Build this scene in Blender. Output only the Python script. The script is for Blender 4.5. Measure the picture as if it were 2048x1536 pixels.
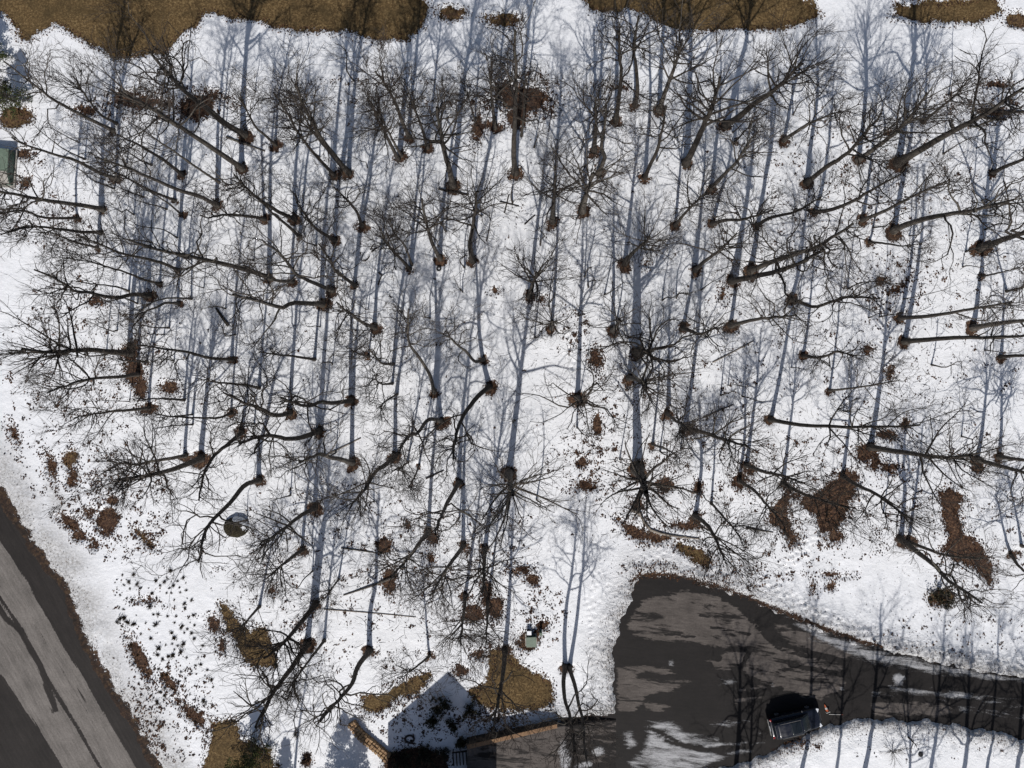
import bpy, bmesh, math, random
import numpy as np
from mathutils import Vector, Matrix

# ------------------------------------------------------------------ clear
for o in list(bpy.data.objects):
    bpy.data.objects.remove(o, do_unlink=True)
scene = bpy.context.scene
COL = scene.collection

# ------------------------------------------------------------------ camera, sky, sun, exposure
H = 66.0                 # drone height above the snow (m)
F = 1420.0               # focal length in photo pixels (2048 wide)
S = F / H                # photo pixels per metre on the ground
cam = bpy.data.cameras.new("camera")
cam.sensor_fit = 'HORIZONTAL'
cam.angle = 2 * math.atan(1024.0 / F)
cam.clip_end = 2000
cam_o = bpy.data.objects.new("camera", cam)
cam_o.location = (0, 0, H)
cam_o.rotation_euler = (0, 0, 0)
COL.objects.link(cam_o)
scene.camera = cam_o

SUN_EL, SUN_AZ = math.radians(45.0), math.radians(6.0)     # shadows run up the picture, a little to the right
w = bpy.data.worlds.new("World"); scene.world = w; w.use_nodes = True
nt = w.node_tree
sky = nt.nodes.new('ShaderNodeTexSky'); sky.sky_type = 'NISHITA'; sky.sun_disc = False
sky.sun_elevation = SUN_EL; sky.sun_rotation = math.pi + SUN_AZ
sky.air_density = 1.0; sky.dust_density = 1.6; sky.ozone_density = 0.6
bg = nt.nodes['Background']; bg.inputs['Strength'].default_value = 0.068
nt.links.new(sky.outputs[0], bg.inputs[0])
sl = bpy.data.lights.new("sun", 'SUN'); sl.energy = 4.1; sl.angle = math.radians(0.53); sl.color = (1.0, 0.965, 0.92)
so = bpy.data.objects.new("sun", sl); COL.objects.link(so)
ld = Vector((math.sin(SUN_AZ) * math.cos(SUN_EL), math.cos(SUN_AZ) * math.cos(SUN_EL), -math.sin(SUN_EL)))
so.rotation_euler = ld.to_track_quat('-Z', 'Y').to_euler(); so.location = (0, -60, 60)
vs = scene.view_settings
vs.view_transform = 'Standard'; vs.look = 'None'; vs.exposure = 0.0; vs.gamma = 1.0; vs.use_curve_mapping = False

# ------------------------------------------------------------------ helpers
def gx(px): return (px - 1024.0) / S
def gy(py): return (768.0 - py) / S
def at(px, py, z=0.0):
    k = (H - z) / F
    return Vector(((px - 1024.0) * k, (768.0 - py) * k, z))

def tag(o, label=None, cat=None, group=None, kind=None):
    if label: o["label"] = label
    if cat: o["category"] = cat
    if group: o["group"] = group
    if kind: o["kind"] = kind
    return o

def np_mesh(name, V, faces):
    """faces: list of int arrays (n,k)"""
    me = bpy.data.meshes.new(name)
    V = np.asarray(V, dtype=np.float32)
    me.vertices.add(len(V)); me.vertices.foreach_set("co", V.ravel())
    loops = np.concatenate([f.ravel() for f in faces]).astype(np.int32)
    starts, tot = [], 0
    for f in faces:
        n, k = f.shape
        starts.append(tot + np.arange(n) * k); tot += n * k
    starts = np.concatenate(starts).astype(np.int32)
    me.loops.add(tot); me.loops.foreach_set("vertex_index", loops)
    me.polygons.add(len(starts)); me.polygons.foreach_set("loop_start", starts)
    me.update(calc_edges=True)
    return me

def link(name, me, mat=None, parent=None, smooth=True):
    o = bpy.data.objects.new(name, me); COL.objects.link(o)
    if mat is not None and len(me.materials) == 0: me.materials.append(mat)
    if smooth: me.polygons.foreach_set("use_smooth", np.ones(len(me.polygons), dtype=bool))
    if parent: o.parent = parent
    return o

def empty(name, loc=(0, 0, 0), rz=0.0):
    o = bpy.data.objects.new(name, None); COL.objects.link(o)
    o.location = loc; o.rotation_euler = (0, 0, rz); o.empty_display_size = 0.3
    return o

def bm_obj(name, bm, mat, parent=None, smooth=False):
    me = bpy.data.meshes.new(name); bm.to_mesh(me); bm.free()
    return link(name, me, mat, parent, smooth)

def add_box(bm, c, s, rz=0.0, bev=0.0, rot=None):
    m = Matrix.Translation(c) @ (rot if rot is not None else Matrix.Rotation(rz, 4, 'Z')) @ Matrix.Diagonal((s[0], s[1], s[2], 1))
    r = bmesh.ops.create_cube(bm, size=1.0, matrix=m)
    if bev > 0:
        es = {e for v in r['verts'] for e in v.link_edges}
        bmesh.ops.bevel(bm, geom=list(es), offset=bev, segments=2, affect='EDGES', profile=0.6)
    return r['verts']

def add_cyl(bm, a, b, r0, r1, n=10, cap=True):
    a, b = Vector(a), Vector(b); d = b - a
    m = Matrix.Translation((a + b) / 2) @ d.to_track_quat('Z', 'Y').to_matrix().to_4x4()
    bmesh.ops.create_cone(bm, cap_ends=cap, cap_tris=False, segments=n, radius1=r0, radius2=r1, depth=d.length, matrix=m)

# ---- numpy value noise
def _h(ix, iy, seed):
    n = (ix.astype(np.int64) * 374761393 + iy.astype(np.int64) * 668265263 + seed * 982451653) & 0xffffffff
    n = ((n ^ (n >> 13)) * 1274126177) & 0xffffffff
    return ((n ^ (n >> 16)) & 0xffff) / 65535.0
def vnoise(x, y, seed=0):
    ix, iy = np.floor(x), np.floor(y); fx, fy = x - ix, y - iy
    fx = fx * fx * (3 - 2 * fx); fy = fy * fy * (3 - 2 * fy)
    a = _h(ix, iy, seed); b = _h(ix + 1, iy, seed); c = _h(ix, iy + 1, seed); d = _h(ix + 1, iy + 1, seed)
    return (a + (b - a) * fx) * (1 - fy) + (c + (d - c) * fx) * fy
def fbm(x, y, s, o=3, seed=0):
    t, a, n = 0.0, 1.0, 0.0
    for i in range(o):
        t = t + a * vnoise(x / s + 17.3 * i, y / s - 9.1 * i, seed + i); n += a; a *= 0.55; s *= 0.5
    return t / n * 2 - 1
def sstep(a, b, x):
    t = np.clip((x - a) / (b - a), 0, 1); return t * t * (3 - 2 * t)

def poly_sd(px, py, poly, pad=40.0):
    """signed distance (photo px, positive inside), clipped at -pad"""
    out = np.full(px.shape, -pad)
    P = np.array(poly, float)
    m = (px > P[:, 0].min() - pad) & (px < P[:, 0].max() + pad) & (py > P[:, 1].min() - pad) & (py < P[:, 1].max() + pad)
    if not m.any(): return out
    x, y = px[m], py[m]; d2 = np.full(x.shape, 1e12); ins = np.zeros(x.shape, bool)
    for i in range(len(P)):
        ax, ay = P[i]; bx, by = P[(i + 1) % len(P)]
        ex, ey = bx - ax, by - ay; L = ex * ex + ey * ey + 1e-9
        t = np.clip(((x - ax) * ex + (y - ay) * ey) / L, 0, 1)
        d2 = np.minimum(d2, (x - ax - t * ex) ** 2 + (y - ay - t * ey) ** 2)
        c = ((ay > y) != (by > y)) & (x < ex * (y - ay) / (ey if abs(ey) > 1e-9 else 1e-9) + ax)
        ins ^= c
    d = np.sqrt(d2); out[m] = np.maximum(np.where(ins, d, -d), -pad)
    return out
def line_sd(px, py, pts, wd, pad=40.0):
    out = np.full(px.shape, -pad); P = np.array(pts, float)
    m = (px > P[:, 0].min() - pad) & (px < P[:, 0].max() + pad) & (py > P[:, 1].min() - pad) & (py < P[:, 1].max() + pad)
    x, y = px[m], py[m]; d2 = np.full(x.shape, 1e12)
    for i in range(len(P) - 1):
        ax, ay = P[i]; ex, ey = P[i + 1] - P[i]; L = ex * ex + ey * ey + 1e-9
        t = np.clip(((x - ax) * ex + (y - ay) * ey) / L, 0, 1)
        d2 = np.minimum(d2, (x - ax - t * ex) ** 2 + (y - ay - t * ey) ** 2)
    out[m] = np.maximum(wd - np.sqrt(d2), -pad); return out
def blob_sd(px, py, b, pad=40.0):
    cx, cy, rx, ry = b[:4]; a = math.radians(b[4]) if len(b) > 4 else 0.0
    out = np.full(px.shape, -pad); R = max(rx, ry) + pad
    m = (abs(px - cx) < R) & (abs(py - cy) < R)
    x, y = px[m] - cx, py[m] - cy
    u = x * math.cos(a) + y * math.sin(a); v = -x * math.sin(a) + y * math.cos(a)
    q = np.sqrt((u / rx) ** 2 + (v / ry) ** 2)
    out[m] = np.maximum((1 - q) * min(rx, ry) * np.where(q > 1, 1.3, 1.0), -pad); return out

# ------------------------------------------------------------------ material helpers
class NT:
    def __init__(s, name):
        s.m = bpy.data.materials.new(name); s.m.use_nodes = True
        s.t = s.m.node_tree; s.b = s.t.nodes['Principled BSDF']
    def n(s, typ, **kw):
        nd = s.t.nodes.new(typ)
        for k, v in kw.items(): setattr(nd, k, v)
        return nd
    def l(s, a, b): s.t.links.new(a, b)
    def pos(s):
        return s.n('ShaderNodeNewGeometry').outputs['Position']
    def obj(s):
        return s.n('ShaderNodeTexCoord').outputs['Object']
    def noise(s, vec, scale, detail=3.0, rough=0.55, dist=0.0):
        nd = s.n('ShaderNodeTexNoise'); s.l(vec, nd.inputs['Vector'])
        nd.inputs['Scale'].default_value = scale; nd.inputs['Detail'].default_value = detail
        nd.inputs['Roughness'].default_value = rough; nd.inputs['Distortion'].default_value = dist
        return nd.outputs['Fac']
    def math(s, op, a, b=None, c=None, clamp=False):
        nd = s.n('ShaderNodeMath', operation=op); nd.use_clamp = clamp
        for i, v in enumerate((a, b, c)):
            if v is None: continue
            if isinstance(v, (int, float)): nd.inputs[i].default_value = v
            else: s.l(v, nd.inputs[i])
        return nd.outputs[0]
    def ramp(s, fac, stops):
        nd = s.n('ShaderNodeValToRGB'); e = nd.color_ramp.elements
        while len(e) < len(stops): e.new(0.5)
        for el, (p, c) in zip(e, stops):
            el.position = p; el.color = (*c, 1) if len(c) == 3 else c
        s.l(fac, nd.inputs[0]); return nd.outputs[0]
    def mix(s, fac, a, b, typ='MIX'):
        nd = s.n('ShaderNodeMix', data_type='RGBA', blend_type=typ)
        for i, v in ((0, fac), (6, a), (7, b)):
            if isinstance(v, (int, float)): nd.inputs[i].default_value = v
            elif isinstance(v, tuple): nd.inputs[i].default_value = (*v, 1)
            else: s.l(v, nd.inputs[i])
        return nd.outputs[2]
    def attr(s, name): return s.n('ShaderNodeAttribute', attribute_name=name).outputs['Fac']
    def mapr(s, v, a, b, c=0.0, d=1.0):
        nd = s.n('ShaderNodeMapRange'); s.l(v, nd.inputs[0])
        for i, q in zip((1, 2, 3, 4), (a, b, c, d)): nd.inputs[i].default_value = q
        return nd.outputs[0]
    def scalev(s, v, sc):
        nd = s.n('ShaderNodeMapping'); s.l(v, nd.inputs[0]); nd.inputs['Scale'].default_value = sc; return nd.outputs[0]
    def rotv(s, v, rz):
        nd = s.n('ShaderNodeMapping'); s.l(v, nd.inputs[0]); nd.inputs['Rotation'].default_value = (0, 0, rz); return nd.outputs[0]
    def bump(s, h, dist, strength=1.0):
        nd = s.n('ShaderNodeBump'); nd.inputs['Distance'].default_value = dist; nd.inputs['Strength'].default_value = strength
        s.l(h, nd.inputs['Height']); s.l(nd.outputs[0], s.b.inputs['Normal'])
    def set(s, col=None, rough=None, metal=None, spec=None):
        if col is not None:
            if isinstance(col, tuple): s.b.inputs['Base Color'].default_value = (*col, 1)
            else: s.l(col, s.b.inputs['Base Color'])
        if rough is not None:
            if isinstance(rough, (int, float)): s.b.inputs['Roughness'].default_value = rough
            else: s.l(rough, s.b.inputs['Roughness'])
        if metal is not None: s.b.inputs['Metallic'].default_value = metal
        if spec is not None: s.b.inputs['Specular IOR Level'].default_value = spec
        return s

def simple(name, col, rough=0.6, metal=0.0, var=0.25, scale=6.0, spec=0.4):
    m = NT(name); f = m.noise(m.obj(), scale, 4)
    lo = tuple(c * (1 - var) for c in col); hi = tuple(min(1, c * (1 + var)) for c in col)
    m.set(m.ramp(f, [(0.3, lo), (0.7, hi)]), rough, metal, spec)
    return m.m

# ground: snow over leaf litter and winter turf
def mat_ground():
    m = NT("snow_and_litter"); p = m.pos()
    bare, turf, dirt = m.attr('bare'), m.attr('turf'), m.attr('dirt')
    n1 = m.noise(p, 2.2, 5, 0.65); n2 = m.noise(p, 9.0, 3, 0.6)
    v = m.n('ShaderNodeTexVoronoi'); v.inputs['Scale'].default_value = 7.0; m.l(p, v.inputs['Vector'])
    e = m.math('ADD', bare, m.math('MULTIPLY', m.math('SUBTRACT', n1, 0.5), 27.0))
    e = m.math('ADD', e, m.math('MULTIPLY', m.math('SUBTRACT', n2, 0.5), 21.0))
    mask = m.mapr(e, -0.5, 0.6)
    # leaf litter
    lc = m.ramp(v.outputs['Color'], [(0.0, (0.018, 0.010, 0.008)), (0.45, (0.055, 0.029, 0.019)), (0.8, (0.105, 0.058, 0.034)), (1.0, (0.20, 0.125, 0.075))])
    ln = m.noise(p, 1.6, 5, 0.7); lc = m.mix(m.mapr(ln, 0.48, 0.72), lc, m.mix(0.65, lc, (0.022, 0.014, 0.011))); lc = m.mix(m.mapr(m.noise(p, 2.7, 4, 0.7), 0.52, 0.72), lc, m.mix(0.6, lc, (0.17, 0.105, 0.06)))
    # turf
    t1 = m.noise(p, 5.0, 6, 0.8); t2 = m.noise(p, 0.5, 4, 0.6)
    tc = m.ramp(t1, [(0.30, (0.024, 0.015, 0.006)), (0.5, (0.105, 0.066, 0.027)), (0.68, (0.27, 0.19, 0.09))])
    tc = m.mix(m.mapr(t2, 0.45, 0.7), tc, m.mix(0.75, tc, (0.05, 0.034, 0.014)))
    tm = m.mapr(m.math('ADD', turf, m.math('MULTIPLY', m.math('SUBTRACT', n1, 0.5), 0.8)), 0.4, 0.6)
    bc = m.mix(tm, lc, tc)
    bc = m.mix(m.math('MULTIPLY', dirt, m.mapr(n1, 0.3, 0.65, 1.15, 0.45), clamp=True), bc, (0.017, 0.013, 0.011))
    # snow, with grit where ploughed
    g1 = m.noise(p, 5.0, 5, 0.75); g2 = m.noise(p, 0.8, 3)
    sc = m.mix(m.mapr(g2, 0.3, 0.75), (0.79, 0.80, 0.825), (0.71, 0.72, 0.74)); sc = m.mix(m.mapr(m.noise(p, 8.0, 5, 0.8), 0.56, 0.74), sc, (0.5, 0.49, 0.48))
    gm = m.math('MULTIPLY', dirt, m.mapr(g1, 0.25, 0.7), clamp=True)
    sc = m.mix(gm, sc, (0.24, 0.225, 0.205))
    m.set(m.mix(mask, sc, bc), m.mapr(mask, 0, 1, 0.55, 0.9), spec=0.25)
    b1 = m.noise(p, 3.0, 5, 0.6); b2 = m.noise(p, 16.0, 2, 0.6)
    hh = m.math('ADD', b1, m.math('MULTIPLY', b2, m.mapr(mask, 0, 1, 0.12, 0.9)))
    rg = m.attr('rough'); r1 = m.noise(p, 4.5, 4, 0.7)
    hh = m.math('ADD', hh, m.math('MULTIPLY', m.math('MULTIPLY', rg, 4.5), r1))
    m.bump(hh, 0.10, 0.6)
    return m.m

def mat_asphalt(name, dark, light, stretch, ang, snowcol=(0.66, 0.67, 0.70), amp=46, wet=0.5):
    m = NT(name); p = m.pos()
    dry, snow = m.attr('dry'), m.attr('snow')
    q = m.scalev(m.rotv(p, ang), stretch)
    n1 = m.noise(q, 1.6, 5, 0.65, 0.4); n2 = m.noise(p, 30, 3, 0.7); n3 = m.noise(q, 4.5, 4, 0.7)
    e = m.math('ADD', dry, m.math('ADD', m.math('MULTIPLY', m.math('SUBTRACT', n1, 0.5), amp), m.math('MULTIPLY', m.math('SUBTRACT', n3, 0.5), 22)))
    wn = m.noise(q, 0.95, 8, 0.7, 0.45); wp = m.noise(p, 0.3, 2)
    dm = m.math('MULTIPLY', m.mapr(e, -1.2, 1.6), m.mapr(m.math('ADD', wn, m.math('MULTIPLY', wp, 0.25)), wet + 0.205, wet + 0.15))
    fine = m.mapr(n2, 0.3, 0.7, 0.75, 1.25)
    blot = m.math('MULTIPLY', m.mapr(m.noise(p, 0.45, 4), 0.3, 0.7, 0.78, 1.15), m.mapr(m.noise(q, 0.9, 5, 0.7), 0.3, 0.7, 0.82, 1.12))
    base = m.mix(dm, dark, light)
    blot = m.math('MULTIPLY', blot, m.math('MULTIPLY', m.mapr(m.noise(q, 5.0, 6, 0.75), 0.3, 0.7, 0.72, 1.28), m.mapr(m.noise(p, 6.0, 5, 0.8), 0.3, 0.7, 0.75, 1.25)))
    sc = m.n('ShaderNodeVectorMath', operation='SCALE'); m.l(base, sc.inputs[0]); m.l(m.math('MULTIPLY', fine, blot), sc.inputs['Scale'])
    s1 = m.noise(q, 2.3, 6, 0.7, 0.5); s2 = m.noise(p, 12, 3, 0.7)
    se = m.math('ADD', snow, m.math('ADD', m.math('MULTIPLY', m.math('SUBTRACT', s1, 0.5), 44), m.math('MULTIPLY', m.math('SUBTRACT', s2, 0.5), 18)))
    sm = m.math('MULTIPLY', m.mapr(se, -2.0, 9.0), m.mapr(s2, 0.25, 0.6, 0.6, 1.0))
    m.set(m.mix(sm, sc.outputs[0], snowcol), m.mapr(dm, 0, 1, 0.68, 0.9), spec=0.18)
    m.bump(m.math('ADD', n2, m.math('MULTIPLY', sm, 2.0)), 0.02, 0.4)
    return m.m

def mat_bark():
    m = NT("bark"); o = m.obj()
    n = m.noise(m.scalev(o, (9, 9, 1.6)), 1.0, 5, 0.65); n2 = m.noise(o, 1.3, 3)
    ri = m.n('ShaderNodeObjectInfo').outputs['Color']
    c = m.ramp(n, [(0.28, (0.028, 0.024, 0.021)), (0.55, (0.105, 0.092, 0.080)), (0.78, (0.235, 0.215, 0.19))])
    c = m.mix(m.mapr(n2, 0.55, 0.75, 0, 0.45), c, (0.17, 0.175, 0.12))
    c = m.mix(m.mapr(ri, 0, 1, 0.75, 0.0), c, (0.022, 0.018, 0.015))
    m.set(c, 0.9, spec=0.15); m.bump(n, 0.03, 0.6)
    return m.m
def mat_twig():
    m = NT("twig_bark"); ri = m.n('ShaderNodeObjectInfo').outputs['Color']
    n = m.noise(m.obj(), 1.7, 2)
    c = m.mix(ri, (0.024, 0.019, 0.016), (0.085, 0.072, 0.062)); c = m.mix(m.mapr(n, 0.35, 0.7), c, m.mix(0.5, c, (0.02, 0.017, 0.015)))
    m.set(c, 0.9, spec=0.1); return m.m
def mat_leaf():
    m = NT("dead_leaf"); r = m.n('ShaderNodeNewGeometry').outputs['Random Per Island']
    m.set(m.ramp(r, [(0, (0.018, 0.010, 0.008)), (0.5, (0.042, 0.022, 0.014)), (0.85, (0.085, 0.042, 0.022)), (1, (0.15, 0.08, 0.042))]), 0.85, spec=0.2); return m.m
def mat_needle():
    m = NT("evergreen_needles"); r = m.n('ShaderNodeNewGeometry').outputs['Random Per Island']
    m.set(m.ramp(r, [(0, (0.018, 0.028, 0.010)), (0.6, (0.045, 0.06, 0.018)), (1, (0.09, 0.095, 0.03))]), 0.8, spec=0.2); return m.m
def mat_stone(name, a, b, c):
    m = NT(name); r = m.n('ShaderNodeObjectInfo').outputs['Random']; n = m.noise(m.obj(), 9, 5, 0.7)
    col = m.mix(r, a, b); col = m.mix(m.mapr(n, 0.35, 0.7), col, c); m.set(col, 0.9, spec=0.2); m.bump(n, 0.04, 0.7); return m.m

M_GROUND = mat_ground()
M_ROAD = mat_asphalt("salted_asphalt", (0.024, 0.0205, 0.019), (0.165, 0.150, 0.138), (1.0, 0.08, 1), math.radians(-30), (0.42, 0.41, 0.40), 20, 0.60)
M_CIRCLE = mat_asphalt("damp_asphalt", (0.0125, 0.0105, 0.0100), (0.100, 0.087, 0.079), (0.20, 1.0, 1), math.radians(6), (0.42, 0.42, 0.43), 30, 0.50)
M_BARK, M_TWIG, M_LEAF, M_NEEDLE = mat_bark(), mat_twig(), mat_leaf(), mat_needle()

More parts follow.
